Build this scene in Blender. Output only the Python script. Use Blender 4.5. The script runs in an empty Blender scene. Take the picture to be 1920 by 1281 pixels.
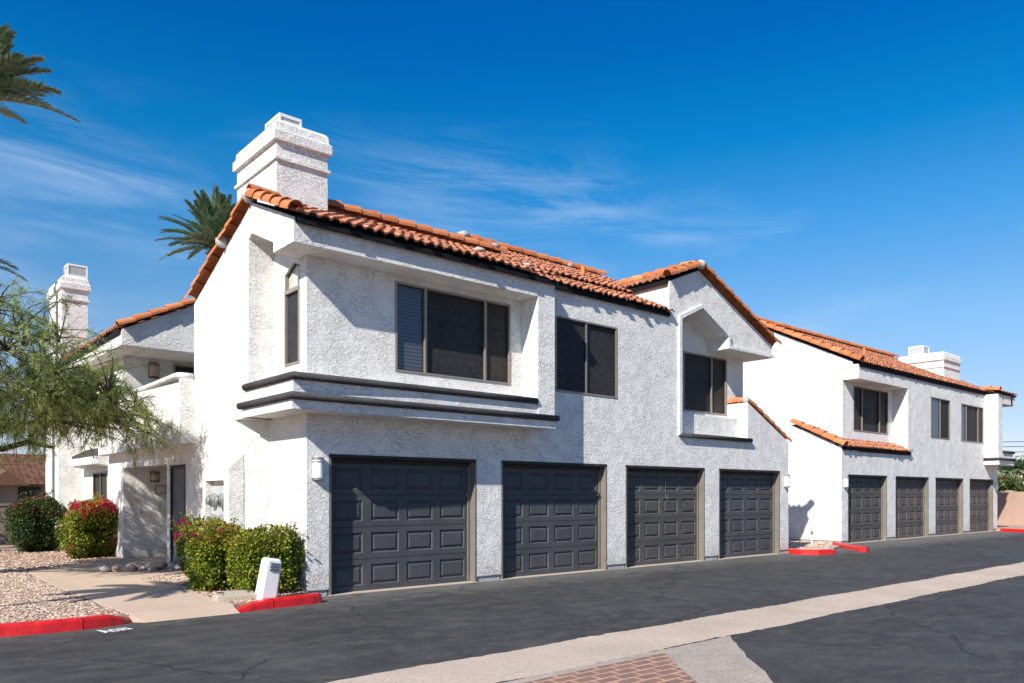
import bpy, bmesh, math, random
from mathutils import Vector, Matrix
from mathutils.geometry import tessellate_polygon
R = math.radians
sc = bpy.context.scene
col = sc.collection
random.seed(7)

# ------------------------------------------------------------------ materials
def mat(name, color=(.5, .5, .5), rough=.8, metal=0, spec=None):
    m = bpy.data.materials.new(name); m.use_nodes = True
    b = m.node_tree.nodes['Principled BSDF']
    b.inputs['Base Color'].default_value = (*color, 1)
    b.inputs['Roughness'].default_value = rough
    b.inputs['Metallic'].default_value = metal
    if spec is not None: b.inputs['Specular IOR Level'].default_value = spec
    return m, m.node_tree, b

def N(t, typ, **kw):
    n = t.nodes.new(typ)
    for k, v in kw.items():
        if k in n.inputs: n.inputs[k].default_value = v
        else: setattr(n, k, v)
    return n
def pos(t, scale=(1, 1, 1)):
    g = N(t, 'ShaderNodeNewGeometry'); m = N(t, 'ShaderNodeMapping'); m.inputs['Scale'].default_value = scale
    t.links.new(g.outputs['Position'], m.inputs['Vector']); return m.outputs['Vector']
def noise(t, vec, scale, detail=4, rough=.6, dist=0):
    n = N(t, 'ShaderNodeTexNoise'); n.inputs['Scale'].default_value = scale; n.inputs['Detail'].default_value = detail
    n.inputs['Roughness'].default_value = rough; n.inputs['Distortion'].default_value = dist
    t.links.new(vec, n.inputs['Vector']); return n.outputs['Fac']
def ramp(t, fac, stops, interp='LINEAR'):
    r = N(t, 'ShaderNodeValToRGB'); e = r.color_ramp.elements; r.color_ramp.interpolation = interp
    while len(e) < len(stops): e.new(.5)
    for i, (p, c) in enumerate(stops):
        e[i].position = p; e[i].color = (*c, 1) if len(c) == 3 else c
    t.links.new(fac, r.inputs['Fac']); return r.outputs['Color']
def mix(t, fac, a, b, blend='MIX'):
    m = N(t, 'ShaderNodeMix', data_type='RGBA', blend_type=blend)
    for s, k in ((fac, 0), (a, 6), (b, 7)):
        if hasattr(s, 'is_linked'): t.links.new(s, m.inputs[k])
        elif k == 0: m.inputs[0].default_value = s
        else: m.inputs[k].default_value = (*s, 1)
    return m.outputs[2]
def math_(t, op, a, b=0.0, c=None):
    m = N(t, 'ShaderNodeMath', operation=op)
    for i, s in enumerate((a, b, c)):
        if s is None: continue
        if hasattr(s, 'is_linked'): t.links.new(s, m.inputs[i])
        else: m.inputs[i].default_value = s
    return m.outputs[0]
def bump(t, bsdf, h, dist, strength=1, bevel=0):
    b = N(t, 'ShaderNodeBump'); b.inputs['Distance'].default_value = dist; b.inputs['Strength'].default_value = strength
    t.links.new(h, b.inputs['Height'])
    if bevel:
        v = N(t, 'ShaderNodeBevel', samples=4); v.inputs['Radius'].default_value = bevel
        t.links.new(v.outputs['Normal'], b.inputs['Normal'])
    t.links.new(b.outputs['Normal'], bsdf.inputs['Normal'])

def stucco(name, c1, c2, scale=1.5, dist=.022):
    m, t, b = mat(name, c1, .92, spec=.15)
    p = pos(t)
    ps = pos(t, (1, 1, 1.5))
    a = noise(t, ps, 11 * scale, 5, .62, .55)
    r = ramp(t, a, [(.44, (0, 0, 0)), (.50, (.85, .85, .85)), (.62, (1, 1, 1))])
    msk = ramp(t, noise(t, p, 2.3 * scale, 3, .55), [(.36, (.15, .15, .15)), (.60, (1, 1, 1))])
    f = noise(t, ps, 32 * scale, 4, .65, .6)
    g = noise(t, p, 120, 2, .6)
    h = math_(t, 'ADD', math_(t, 'MULTIPLY', math_(t, 'MULTIPLY', r, msk), .62), math_(t, 'ADD', math_(t, 'MULTIPLY', f, .75), math_(t, 'MULTIPLY', g, .12)))
    bump(t, b, h, dist, 1, .018)
    d = noise(t, pos(t, (1, 1, .35)), 1.1, 5, .65)
    c = mix(t, ramp(t, d, [(.35, (0, 0, 0)), (.7, (1, 1, 1))]), c1, c2)
    sk = noise(t, pos(t, (5, 5, .35)), 1.5, 5, .7)
    c = mix(t, math_(t, 'MULTIPLY', ramp(t, sk, [(.56, (0, 0, 0)), (.75, (1, 1, 1))]), .28), c, tuple(x * .72 for x in c2))
    # splash dirt near the ground
    g2 = N(t, 'ShaderNodeNewGeometry'); sx = N(t, 'ShaderNodeSeparateXYZ'); t.links.new(g2.outputs['Position'], sx.inputs[0])
    n3 = noise(t, pos(t, (4, 4, .8)), 1.6, 5, .7)
    lo = N(t, 'ShaderNodeMapRange'); t.links.new(math_(t, 'SUBTRACT', sx.outputs[2], math_(t, 'MULTIPLY', n3, .5)), lo.inputs[0])
    lo.inputs[1].default_value = .25; lo.inputs[2].default_value = -.12; lo.inputs[3].default_value = 0; lo.inputs[4].default_value = .35
    c = mix(t, lo.outputs[0], c, (.42, .36, .31))
    t.links.new(c, b.inputs['Base Color'])
    return m

M = {}
M['stucco'] = stucco('white_stucco', (.86, .84, .80), (.79, .77, .73))
M['trim'] = stucco('white_stucco_trim', (.84, .83, .805), (.76, .75, .73), 1.3, .022)
M['band'] = stucco('charcoal_stucco_band', (.075, .073, .075), (.055, .054, .056), 1.6, .014)

def tile_mat(name, lo, hi, bleach=(.55, .33, .22)):
    m, t, b = mat(name, hi, .68, spec=.3)
    a = N(t, 'ShaderNodeAttribute', attribute_name='tone')
    c = ramp(t, a.outputs['Fac'], [(0, lo), (.55, tuple((x + y) / 2 for x, y in zip(lo, hi))), (1, hi)])
    n = noise(t, pos(t), 9, 5, .65)
    c = mix(t, math_(t, 'MULTIPLY', ramp(t, n, [(.5, (0, 0, 0)), (.72, (1, 1, 1))]), .45), c, bleach)
    n2 = noise(t, pos(t), 40, 3)
    c = mix(t, math_(t, 'MULTIPLY', ramp(t, n2, [(.25, (1, 1, 1)), (.45, (0, 0, 0))]), .5), c, tuple(x * .4 for x in lo))
    t.links.new(c, b.inputs['Base Color'])
    bump(t, b, noise(t, pos(t), 60, 3), .004, .6)
    return m
M['tile'] = tile_mat('terracotta_roof_tile', (.25, .080, .038), (.56, .235, .125))
M['cap'] = tile_mat('terracotta_cap_tile', (.40, .115, .038), (.60, .22, .080))
M['mortar'] = stucco('pale_mortar', (.62, .58, .53), (.5, .46, .42), 2)
M['brown_roof'] = tile_mat('brown_shingle', (.10, .045, .025), (.20, .10, .055), (.22, .13, .08))

M['fascia'], _, _ = mat('near_black_matte', (.014, .014, .016), .9, spec=.1)
def door_mat(name, c, c2, rough=.5, bands=0.35):
    m, t, b = mat(name, c, rough + .08, spec=.16)
    n = noise(t, pos(t, (.7, .7, 14)), 3, 5, .7)
    n2 = noise(t, pos(t), 1.7, 5, .7)
    f = math_(t, 'ADD', math_(t, 'MULTIPLY', n, bands), math_(t, 'MULTIPLY', n2, 1 - bands))
    t.links.new(ramp(t, f, [(.35, c), (.68, c2)]), b.inputs['Base Color'])
    t.links.new(math_(t, 'ADD', math_(t, 'MULTIPLY', n2, .3), rough - .15), b.inputs['Roughness'])
    bump(t, b, noise(t, pos(t, (.6, .6, 9)), 22, 4), .002, .5)
    return m
M['door_a'] = door_mat('charcoal_door_paint', (.062, .064, .071), (.088, .089, .095), .5, .2)
M['door_b'] = door_mat('weathered_door_paint', (.062, .060, .062), (.120, .112, .104), .6, .7)
M['door_c'] = door_mat('faded_brown_door_paint', (.078, .070, .067), (.130, .118, .110), .6, .5)
M['jamb'] = door_mat('taupe_jamb_paint', (.155, .135, .11), (.215, .19, .16), .65, .3)
M['head'], _, _ = mat('dark_head_trim', (.018, .016, .015), .7)
M['entry'] = door_mat('grey_entry_door', (.095, .10, .11), (.15, .15, .16), .6, .3)

M['alu'], _, _ = mat('bronze_aluminium', (.30, .255, .21), .45, .3)
M['alu_dark'], _, _ = mat('dark_aluminium', (.035, .030, .027), .5, .2)
def screen(name, a, c):
    m, t, b = mat(name, a, .6, spec=.12)
    n = noise(t, pos(t, (60, 60, 4)), 1.4, 3, .7); n2 = noise(t, pos(t, (5, 5, 60)), 1.4, 3, .7)
    f = math_(t, 'MULTIPLY', n, n2)
    n3 = noise(t, pos(t), .9, 3)
    t.links.new(ramp(t, math_(t, 'ADD', f, math_(t, 'MULTIPLY', n3, .15)), [(.15, a), (.5, c)]), b.inputs['Base Color'])
    return m
M['screen'] = screen('black_solar_screen', (.006, .0065, .008), (.060, .061, .064))
M['screen_b'] = screen('brown_solar_screen', (.016, .014, .012), (.080, .072, .062))
m, t, b = mat('window_glass_with_blinds', (.05, .06, .08), .12, spec=.6)
g = N(t, 'ShaderNodeNewGeometry'); sx = N(t, 'ShaderNodeSeparateXYZ'); t.links.new(g.outputs['Position'], sx.inputs[0])
w = math_(t, 'FRACT', math_(t, 'MULTIPLY', sx.outputs[2], 17.0))
t.links.new(ramp(t, w, [(0, (.018, .022, .034)), (.16, (.085, .10, .135)), (.8, (.058, .068, .095)), (1, (.018, .022, .034))]), b.inputs['Base Color'])
M['blind'] = m
M['glass'], _, _ = mat('pale_reflecting_glass', (.25, .25, .22), .06, spec=.8)
m, t, b = mat('clear_roof_glass', (.45, .47, .42), .1, spec=.8); M['glass2'] = m
M['white_paint'], _, _ = mat('white_enamel', (.78, .78, .77), .45)
M['lampglass'], _, b = mat('frosted_lamp_glass', (.80, .80, .80), .3)
M['steel'], _, _ = mat('brushed_steel', (.42, .41, .40), .35, .9)
M['bronze'], _, _ = mat('rusty_bronze', (.10, .065, .05), .5, .4)
m, t, b = mat('amber_lamp_glass', (.42, .33, .25), .25); M['amber'] = m
g = N(t, 'ShaderNodeTexNoise'); g.inputs['Scale'].default_value = 9
M['meter'], _, _ = mat('grey_meter_casing', (.33, .35, .34), .4, .3)
M['meterglass'], _, _ = mat('meter_glass', (.20, .22, .19), .15, spec=.8)
m, t, b = mat('meter_panel_metal', (.48, .49, .50), .4, .2); M['panel'] = m
M['pipe'], _, _ = mat('orange_painted_pipe', (.52, .17, .03), .6)
M['base'] = stucco('foundation_paint', (.60, .62, .66), (.45, .45, .46), 2)
M['sign'], _, _ = mat('plaque_rim', (.12, .075, .06), .6)
M['signface'], _, _ = mat('plaque_face', (.55, .50, .44), .6)
M['paint'], _, _ = mat('white_road_paint', (.70, .71, .70), .8)

# asphalt
m, t, b = mat('asphalt', (.05, .05, .055), .85, spec=.25)
p = pos(t)
big = noise(t, pos(t, (.8, 1, 1)), .7, 7, .68, .6); fine = noise(t, p, 95, 3, .7); mid = noise(t, pos(t, (.75, 1.2, 1)), 3.4, 8, .75, .5)
c = ramp(t, big, [(.34, (.030, .030, .032)), (.55, (.046, .0465, .049)), (.72, (.070, .069, .070))])
c = mix(t, math_(t, 'MULTIPLY', ramp(t, mid, [(.45, (0, 0, 0)), (.68, (1, 1, 1))]), .55), c, (.115, .108, .10))
c = mix(t, math_(t, 'MULTIPLY', ramp(t, noise(t, p, 38, 3, .75), [(.36, (1, 1, 1)), (.5, (0, 0, 0))]), .55), c, (.022, .022, .024))
c = mix(t, ramp(t, noise(t, p, 48, 3, .7), [(.60, (0, 0, 0)), (.70, (.75, .75, .75))]), c, (.19, .18, .17))
# dust gathered by the garage thresholds
g = N(t, 'ShaderNodeNewGeometry'); sx = N(t, 'ShaderNodeSeparateXYZ'); t.links.new(g.outputs['Position'], sx.inputs[0])
mr = N(t, 'ShaderNodeMapRange'); t.links.new(math_(t, 'ADD', sx.outputs[1], math_(t, 'MULTIPLY', math_(t, 'SUBTRACT', mid, .5), 1.8)), mr.inputs[0])
mr.inputs[1].default_value = -1.3; mr.inputs[2].default_value = .1; mr.inputs[3].default_value = 0; mr.inputs[4].default_value = .75
oil = ramp(t, noise(t, pos(t, (1, 1, 1)), 1.9, 3, .5), [(.63, (0, 0, 0)), (.70, (1, 1, 1))])
c = mix(t, mr.outputs[0], c, (.15, .145, .135))
c = mix(t, math_(t, 'MULTIPLY', oil, .45), c, (.024, .024, .026))
# cracks
dn = N(t, 'ShaderNodeTexNoise'); dn.inputs['Scale'].default_value = 1.1; dn.inputs['Detail'].default_value = 6; t.links.new(p, dn.inputs['Vector'])
dv = N(t, 'ShaderNodeVectorMath', operation='MULTIPLY_ADD'); t.links.new(dn.outputs['Color'], dv.inputs[0]); dv.inputs[1].default_value = (1.1, 1.1, 0); t.links.new(p, dv.inputs[2])
vo = N(t, 'ShaderNodeTexVoronoi', feature='DISTANCE_TO_EDGE', voronoi_dimensions='2D'); vo.inputs['Scale'].default_value = .31; t.links.new(dv.outputs[0], vo.inputs['Vector'])
cr = ramp(t, vo.outputs['Distance'], [(.0, (1, 1, 1)), (.0035, (1, 1, 1)), (.008, (0, 0, 0))])
mk = ramp(t, noise(t, p, .42, 2), [(.42, (0, 0, 0)), (.52, (1, 1, 1))])
crk = math_(t, 'MULTIPLY', cr, mk)
c = mix(t, math_(t, 'MULTIPLY', crk, .5), c, (.010, .010, .011))
t.links.new(c, b.inputs['Base Color'])
h = math_(t, 'SUBTRACT', math_(t, 'ADD', math_(t, 'MULTIPLY', fine, .5), math_(t, 'MULTIPLY', mid, .5)), crk)
bump(t, b, h, .010, .8)
M['asphalt'] = m

def grit(name, c1, c2, dark, sc_=120, bd=.004, big_scale=.9):
    m, t, b = mat(name, c1, .9, spec=.2)
    p = pos(t); n = noise(t, p, big_scale, 5, .65); f = noise(t, p, sc_, 3, .7)
    c = ramp(t, n, [(.35, c1), (.68, c2)])
    c = mix(t, math_(t, 'MULTIPLY', ramp(t, f, [(.34, (1, 1, 1)), (.48, (0, 0, 0))]), .6), c, dark)
    t.links.new(c, b.inputs['Base Color']); bump(t, b, f, bd, .8); return m
M['gutter'] = grit('gutter_concrete', (.44, .355, .285), (.54, .44, .36), (.20, .16, .13), 45, .008)
M['apron'] = grit('apron_concrete', (.32, .275, .235), (.44, .37, .315), (.10, .085, .08), 42, .008, 1.6)
M['walk'] = grit('walk_concrete', (.45, .34, .255), (.52, .405, .315), (.35, .26, .2), 90, .002, .7)
M['sand'] = grit('desert_ground', (.30, .22, .165), (.38, .28, .21), (.14, .10, .08), 40, .01)
M['gravel'] = grit('gravel_bed', (.40, .28, .21), (.50, .36, .27), (.13, .085, .065), 34, .02, 2)
M['blockwall'] = grit('tan_block_wall', (.36, .24, .185), (.42, .29, .225), (.26, .17, .13), 60, .004, .6)
M['greywall'] = grit('grey_block_wall', (.22, .175, .145), (.28, .225, .185), (.12, .10, .09), 40, .004, .6)
M['edging'] = grit('edging_block', (.42, .35, .27), (.5, .43, .35), (.22, .18, .15), 50, .006, 3)
m, t, b = mat('red_kerb_paint', (.55, .012, .012), .38, spec=.5)
n = noise(t, pos(t), 7, 6, .7)
c = ramp(t, n, [(.3, (.42, .008, .010)), (.6, (.60, .014, .014)), (.78, (.66, .05, .045))])
c = mix(t, ramp(t, noise(t, pos(t), 26, 6, .75), [(.70, (0, 0, 0)), (.73, (1, 1, 1))]), c, (.42, .30, .27))
t.links.new(c, b.inputs['Base Color']); bump(t, b, noise(t, pos(t), 30, 4), .006, .7); M['kerb'] = m

# brick-patterned crossing
m, t, b = mat('stamped_brick_paving', (.3, .1, .06), .85)
rp = N(t, 'ShaderNodeMapping'); rp.inputs['Rotation'].default_value = (0, 0, R(1)); g = N(t, 'ShaderNodeNewGeometry')
t.links.new(g.outputs['Position'], rp.inputs['Vector'])
br = N(t, 'ShaderNodeTexBrick'); t.links.new(rp.outputs[0], br.inputs['Vector'])
br.inputs['Scale'].default_value = 1; br.inputs['Brick Width'].default_value = .24; br.inputs['Row Height'].default_value = .125
br.inputs['Mortar Size'].default_value = .018; br.inputs['Mortar Smooth'].default_value = .3
br.inputs['Color1'].default_value = (.19, .115, .088, 1); br.inputs['Color2'].default_value = (.25, .14, .10, 1); br.inputs['Mortar'].default_value = (.52, .29, .20, 1)
n = noise(t, pos(t), 5, 6, .7)
c = mix(t, math_(t, 'MULTIPLY', ramp(t, n, [(.4, (0, 0, 0)), (.7, (1, 1, 1))]), .6), br.outputs['Color'], (.17, .12, .10))
t.links.new(c, b.inputs['Base Color']); bump(t, b, math_(t, 'ADD', math_(t, 'MULTIPLY', br.outputs['Fac'], -1), math_(t, 'MULTIPLY', noise(t, pos(t), 60, 3), .5)), .006, .8)
M['brick'] = m

def tone_mat(name, stops, rough=.6, transl=0.0, spec=.3):
    m, t, b = mat(name, stops[0], rough, spec=spec)
    a = N(t, 'ShaderNodeAttribute', attribute_name='tone')
    k = len(stops) - 1
    cc = ramp(t, a.outputs['Fac'], [(i / k, s) for i, s in enumerate(stops)])
    t.links.new(cc, b.inputs['Base Color'])
    if transl:
        tr = N(t, 'ShaderNodeBsdfTranslucent'); t.links.new(cc, tr.inputs['Color'])
        ms = N(t, 'ShaderNodeMixShader'); ms.inputs[0].default_value = transl
        out = t.nodes['Material Output']; t.links.new(b.outputs[0], ms.inputs[1]); t.links.new(tr.outputs[0], ms.inputs[2]); t.links.new(ms.outputs[0], out.inputs[0])
    return m
M['bushleaf'] = tone_mat('bougainvillea_leaf', [(.025, .05, .006), (.15, .20, .015), (.38, .40, .03), (.32, .12, .02)], .5, .3, .3)
M['bushleaf_d'] = tone_mat('dark_bougainvillea_leaf', [(.018, .040, .008), (.035, .070, .012), (.08, .115, .02), (.13, .035, .02)], .5, .25, .4)
M['bract'] = tone_mat('magenta_bract', [(.42, .008, .06), (.60, .012, .14), (.50, .02, .03)], .6, .4)
M['mesq'] = tone_mat('mesquite_leaf', [(.12, .17, .06), (.27, .34, .10), (.43, .49, .15), (.58, .57, .17)], .6, .45)
M['palm'] = tone_mat('palm_leaflet', [(.05, .10, .05), (.12, .19, .10), (.26, .33, .17), (.42, .46, .26)], .38, .2, .6)
M['yucca'] = tone_mat('fan_palm_leaf', [(.20, .25, .04), (.36, .38, .07), (.45, .38, .10)], .5, .3)
M['bark'] = grit('dark_bark', (.055, .042, .034), (.095, .075, .06), (.02, .016, .013), 30, .02, 5)
M['palmtrunk'] = grit('palm_trunk', (.26, .18, .11), (.36, .26, .17), (.12, .085, .055), 22, .03, 4)
M['stone'] = tone_mat('river_stone', [(.20, .16, .14), (.40, .28, .21), (.42, .41, .40), (.55, .42, .32)], .7)
M['pebble'] = tone_mat('desert_gravel_stone', [(.19, .105, .07), (.42, .28, .20), (.56, .42, .32), (.66, .55, .46), (.20, .17, .16)], .85)
M['farleaf'] = tone_mat('distant_foliage', [(.035, .055, .02), (.075, .11, .03), (.14, .18, .04)], .7, .2)

# ------------------------------------------------------------------ mesh helpers
SPLIT = {'recess_wall', 'rear_wall', 'corner_wall', 'side_wall', 'bay_frame', 'bay_ledge', 'porch_wall', 'balcony_wall', 'wing_fascia', 'door_frame', 'head_trim', 'foundation', 'mortar', 'eave_shadow_board', 'pilaster', 'roof_deck', 'meter_surround', 'wing_deck'}
class MB:
    def __init__(s): s.v = []; s.f = []; s.t = []; s.ch = []; s.row = []
    def add(s, vs, fs, tone=.5):
        o = len(s.v); s.v += [tuple(x) for x in vs]
        s.ch.append(([tuple(x) for x in vs], [tuple(f) for f in fs], tone))
        for f in fs: s.f.append([o + i for i in f]); s.t.append(tone)
    def box(s, x0, x1, y0, y1, z0, z1, tone=.5):
        v = [(x, y, z) for z in (z0, z1) for y in (y0, y1) for x in (x0, x1)]
        s.add(v, [(0, 2, 3, 1), (4, 5, 7, 6), (0, 1, 5, 4), (2, 6, 7, 3), (0, 4, 6, 2), (1, 3, 7, 5)], tone)
    def prism(s, loops, fn, c0, c1):
        """extrude a 2D outline with holes; fn(a,b,c)->world"""
        flat = [p for l in loops for p in l]
        tri = tessellate_polygon([[Vector((a, b, 0)) for a, b in l] for l in loops])
        n = len(flat); v = [fn(a, b, c0) for a, b in flat] + [fn(a, b, c1) for a, b in flat]
        fs = [tuple(q) for q in tri] + [tuple(i + n for i in reversed(q)) for q in tri]
        o = 0
        for l in loops:
            k = len(l)
            for i in range(k):
                a, b2 = o + i, o + (i + 1) % k; fs.append((a, b2, b2 + n, a + n))
            o += k
        s.add(v, fs)
    def tube(s, pts, rad, seg=10, cap=True, tone=.5, flat=1.0):
        pts = [Vector(p) for p in pts]; rr = rad if isinstance(rad, (list, tuple)) else [rad] * len(pts)
        rings = []; up0 = Vector((0, 0, 1))
        for i, p in enumerate(pts):
            d = (pts[min(i + 1, len(pts) - 1)] - pts[max(i - 1, 0)]).normalized()
            up = up0 if abs(d.z) < .95 else Vector((1, 0, 0))
            a = d.cross(up).normalized(); b2 = a.cross(d).normalized()
            k = 1.0
            if 0 < i < len(pts) - 1:
                d0 = (p - pts[i - 1]).normalized(); c = max(.5, d0.dot(d)); k = 1 / c
            rings.append([p + a * math.cos(2 * math.pi * j / seg) * rr[i] * k + b2 * math.sin(2 * math.pi * j / seg) * rr[i] * flat for j in range(seg)])
        v = [q for r in rings for q in r]; fs = []
        for i in range(len(rings) - 1):
            for j in range(seg):
                a, b2 = i * seg + j, i * seg + (j + 1) % seg; fs.append((a, b2, b2 + seg, a + seg))
        if cap: fs.append(tuple(range(seg - 1, -1, -1))); fs.append(tuple((len(rings) - 1) * seg + j for j in range(seg)))
        s.add(v, fs, tone)
    def build(s, name, m, parent=None, smooth=False, loc=None, recalc=True):
        if len(s.row) > 1:                       # every tiled slope and every row of cap tiles is a part of its own
            r = None
            for i, a in enumerate(s.row):
                q = MB()
                for c_ in s.ch[a:(s.row + [len(s.ch)])[i + 1]]: q.add(*c_)
                if q.v: o = q.build(name, m, parent, smooth, loc, recalc); r = r or o
            return r
        if name in SPLIT and len(s.ch) > 1:      # every separate piece becomes an object of its own
            r = None
            for vs, fs, tn in s.ch:
                q = MB(); q.add(vs, fs, tn); o = q.build(name, m, parent, smooth, loc, recalc); r = r or o
            return r
        me = bpy.data.meshes.new(name)
        off = Vector(parent_loc(parent)) if parent is not None else (Vector(loc) if loc else Vector((0, 0, 0)))
        me.from_pydata([Vector(p) - off for p in s.v], [], s.f)
        if recalc:
            bm = bmesh.new(); bm.from_mesh(me); bmesh.ops.recalc_face_normals(bm, faces=bm.faces); bm.to_mesh(me); bm.free()
        at = me.attributes.new('tone', 'FLOAT', 'FACE'); at.data.foreach_set('value', s.t[:len(me.polygons)] if len(s.t) >= len(me.polygons) else s.t + [.5] * (len(me.polygons) - len(s.t)))
        me.materials.append(m)
        if smooth: me.polygons.foreach_set('use_smooth', [True] * len(me.polygons))
        o = bpy.data.objects.new(name, me); col.objects.link(o)
        if parent is not None: o.parent = parent
        elif loc: o.location = loc
        me.update(); return o
def parent_loc(o):
    l = Vector((0, 0, 0))
    while o is not None: l += o.location; o = o.parent
    return l
def tag(o, label=None, cat=None, group=None, kind=None):
    if label: o['label'] = label
    if cat: o['category'] = cat
    if group: o['group'] = group
    if kind: o['kind'] = kind
    return o
def empty(name, loc, label, cat, group=None):
    o = bpy.data.objects.new(name, None); o.location = loc; col.objects.link(o); o.empty_display_size = .3
    return tag(o, label, cat, group)
def F(Y): return lambda a, b, c: (a, Y - c, b)      # wall facing the drive
def L(X): return lambda a, b, c: (X - c, a, b)      # wall facing left
def pbox(mb, fn, a0, a1, b0, b1, c0, c1, tone=.5):
    v = [fn(a, b, c) for c in (c0, c1) for b in (b0, b1) for a in (a0, a1)]
    mb.add(v, [(0, 2, 3, 1), (4, 5, 7, 6), (0, 1, 5, 4), (2, 6, 7, 3), (0, 4, 6, 2), (1, 3, 7, 5)], tone)
def rect(a0, a1, b0, b1): return [(a0, b0), (a1, b0), (a1, b1), (a0, b1)]

# ------------------------------------------------------------------ roof tiles
def tiles(*a, **k):
    a[0].row.append(len(a[0].ch)); _tiles(*a, **k)
def caps(*a, **k):
    a[0].row.append(len(a[0].ch)); _caps(*a, **k)
def _tiles(mb, P0, U, S, lu, ls, per=.178, crs=.30, ok=None, H=.038):
    P0, U, S = Vector(P0), Vector(U).normalized(), Vector(S).normalized(); Nn = U.cross(S)
    if Nn.z < 0: Nn = -Nn
    nu, ns = int(round(lu / per)), int(math.ceil(ls / crs)); per = lu / nu; seg = 7
    for j in range(ns):
        v0, v1 = j * crs, min((j + 1) * crs + .03, ls)
        if v1 - v0 < .05: continue
        for i in range(nu):
            c = P0 + U * ((i + .5) * per) + S * ((v0 + v1) / 2)
            if ok and not ok(c): continue
            ju, jv, jh = random.gauss(0, .007), random.gauss(0, .016), random.gauss(0, .005)
            vs = []
            for r_ in range(3):
                for k in range(seg + 1):
                    f = k / seg
                    h = H * math.sin(math.pi * f / .68) ** .8 if 0 < f < .68 else (0 if f <= .68 else -.010 * math.sin(math.pi * (f - .68) / .32))
                    if r_ == 0: q = P0 + U * ((i + f) * per + ju) + S * (v0 + jv) + Nn * (h + jh)
                    elif r_ == 1: q = P0 + U * ((i + f) * per + ju) + S * (v0 + jv) + Nn * (h + .030 + jh)
                    else: q = P0 + U * ((i + f) * per) + S * v1 + Nn * (h * .82 + .004)
                    vs.append(q)
            w = seg + 1; fs = []
            for r_ in range(2):
                for k in range(seg): fs.append((r_ * w + k, r_ * w + k + 1, (r_ + 1) * w + k + 1, (r_ + 1) * w + k))
            mb.add(vs, fs, min(1, max(0, random.gauss(.52, .24))))
def _caps(mb, p0, p1, r=.11, ln=.36, up=(0, 0, 1), arc=204, start=-12, tilt=.02):
    """overlapping half round tiles from the low end p0 up to p1"""
    p0, p1 = Vector(p0), Vector(p1); D = p1 - p0; T = D.length; D.normalize(); up = Vector(up)
    A = D.cross(up).normalized(); B = A.cross(D).normalized()
    n = max(1, int(round(T / ln))); ln = T / n; seg = 8
    for i in range(n):
        s0, s1 = i * ln - .03, (i + 1) * ln
        r0, r1 = r * 1.06, r * .86; vs = []
        jt = random.gauss(0, .004)
        for s_, rr, h in ((s0, r0 - .018, tilt), (s0, r0, tilt), (s1, r1, 0)):
            for k in range(seg + 1):
                th = R(start) + R(arc) * k / seg
                vs.append(p0 + D * s_ + A * (math.cos(th) * rr + jt) + B * (math.sin(th) * rr + h))
        fs = []
        w = seg + 1
        for q in range(2):
            for k in range(seg): fs.append((q * w + k, q * w + k + 1, (q + 1) * w + k + 1, (q + 1) * w + k))
        mb.add(vs, fs, min(1, max(0, random.gauss(.55, .25))))

# ------------------------------------------------------------------ building parts
def window(parent, fn, a0, a1, b0, b1, mull, panes, recess=.05, fw=.035):
    """frame with mullions and one pane per light; fn outward = +c"""
    fr = MB()
    e = .004
    pbox(fr, fn, a0 + e, a1 - e, b0 + e, b0 + fw, -recess - .03, .012); pbox(fr, fn, a0 + e, a1 - e, b1 - fw, b1 - e, -recess - .03, .012)
    pbox(fr, fn, a0 + e, a0 + fw, b0 + fw, b1 - fw, -recess - .03, .012); pbox(fr, fn, a1 - fw, a1 - e, b0 + fw, b1 - fw, -recess - .03, .012)
    for x in mull: pbox(fr, fn, x - .028, x - .004, b0 + fw, b1 - fw, -recess - .02, .004); pbox(fr, fn, x + .002, x + .028, b0 + fw, b1 - fw, -recess - .03, -.008)
    f = fr.build('window', M['alu'], parent)
    xs = [a0 + fw] + list(mull) + [a1 - fw]
    for i, pm in enumerate(panes):
        mb = MB(); l = xs[i] + (.028 if i else 0); r_ = xs[i + 1] - (.028 if i < len(panes) - 1 else 0)
        pbox(mb, fn, l, r_, b0 + fw, b1 - fw, -recess - .012 - .006 * (i % 2), -recess + .002 - .01 * (i % 2))
        mb.build('pane', pm, f)
        # inner sash
        sm = MB(); q = .018
        for (u0, u1, w0, w1) in ((l, r_, b0 + fw, b0 + fw + q), (l, r_, b1 - fw - q, b1 - fw), (l, l + q, b0 + fw + q, b1 - fw - q), (r_ - q, r_, b0 + fw + q, b1 - fw - q)):
            pbox(sm, fn, u0, u1, w0, w1, -recess + .004, -recess + .022)
        sm.build('sash', M['alu_dark'], f)
    return f

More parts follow.
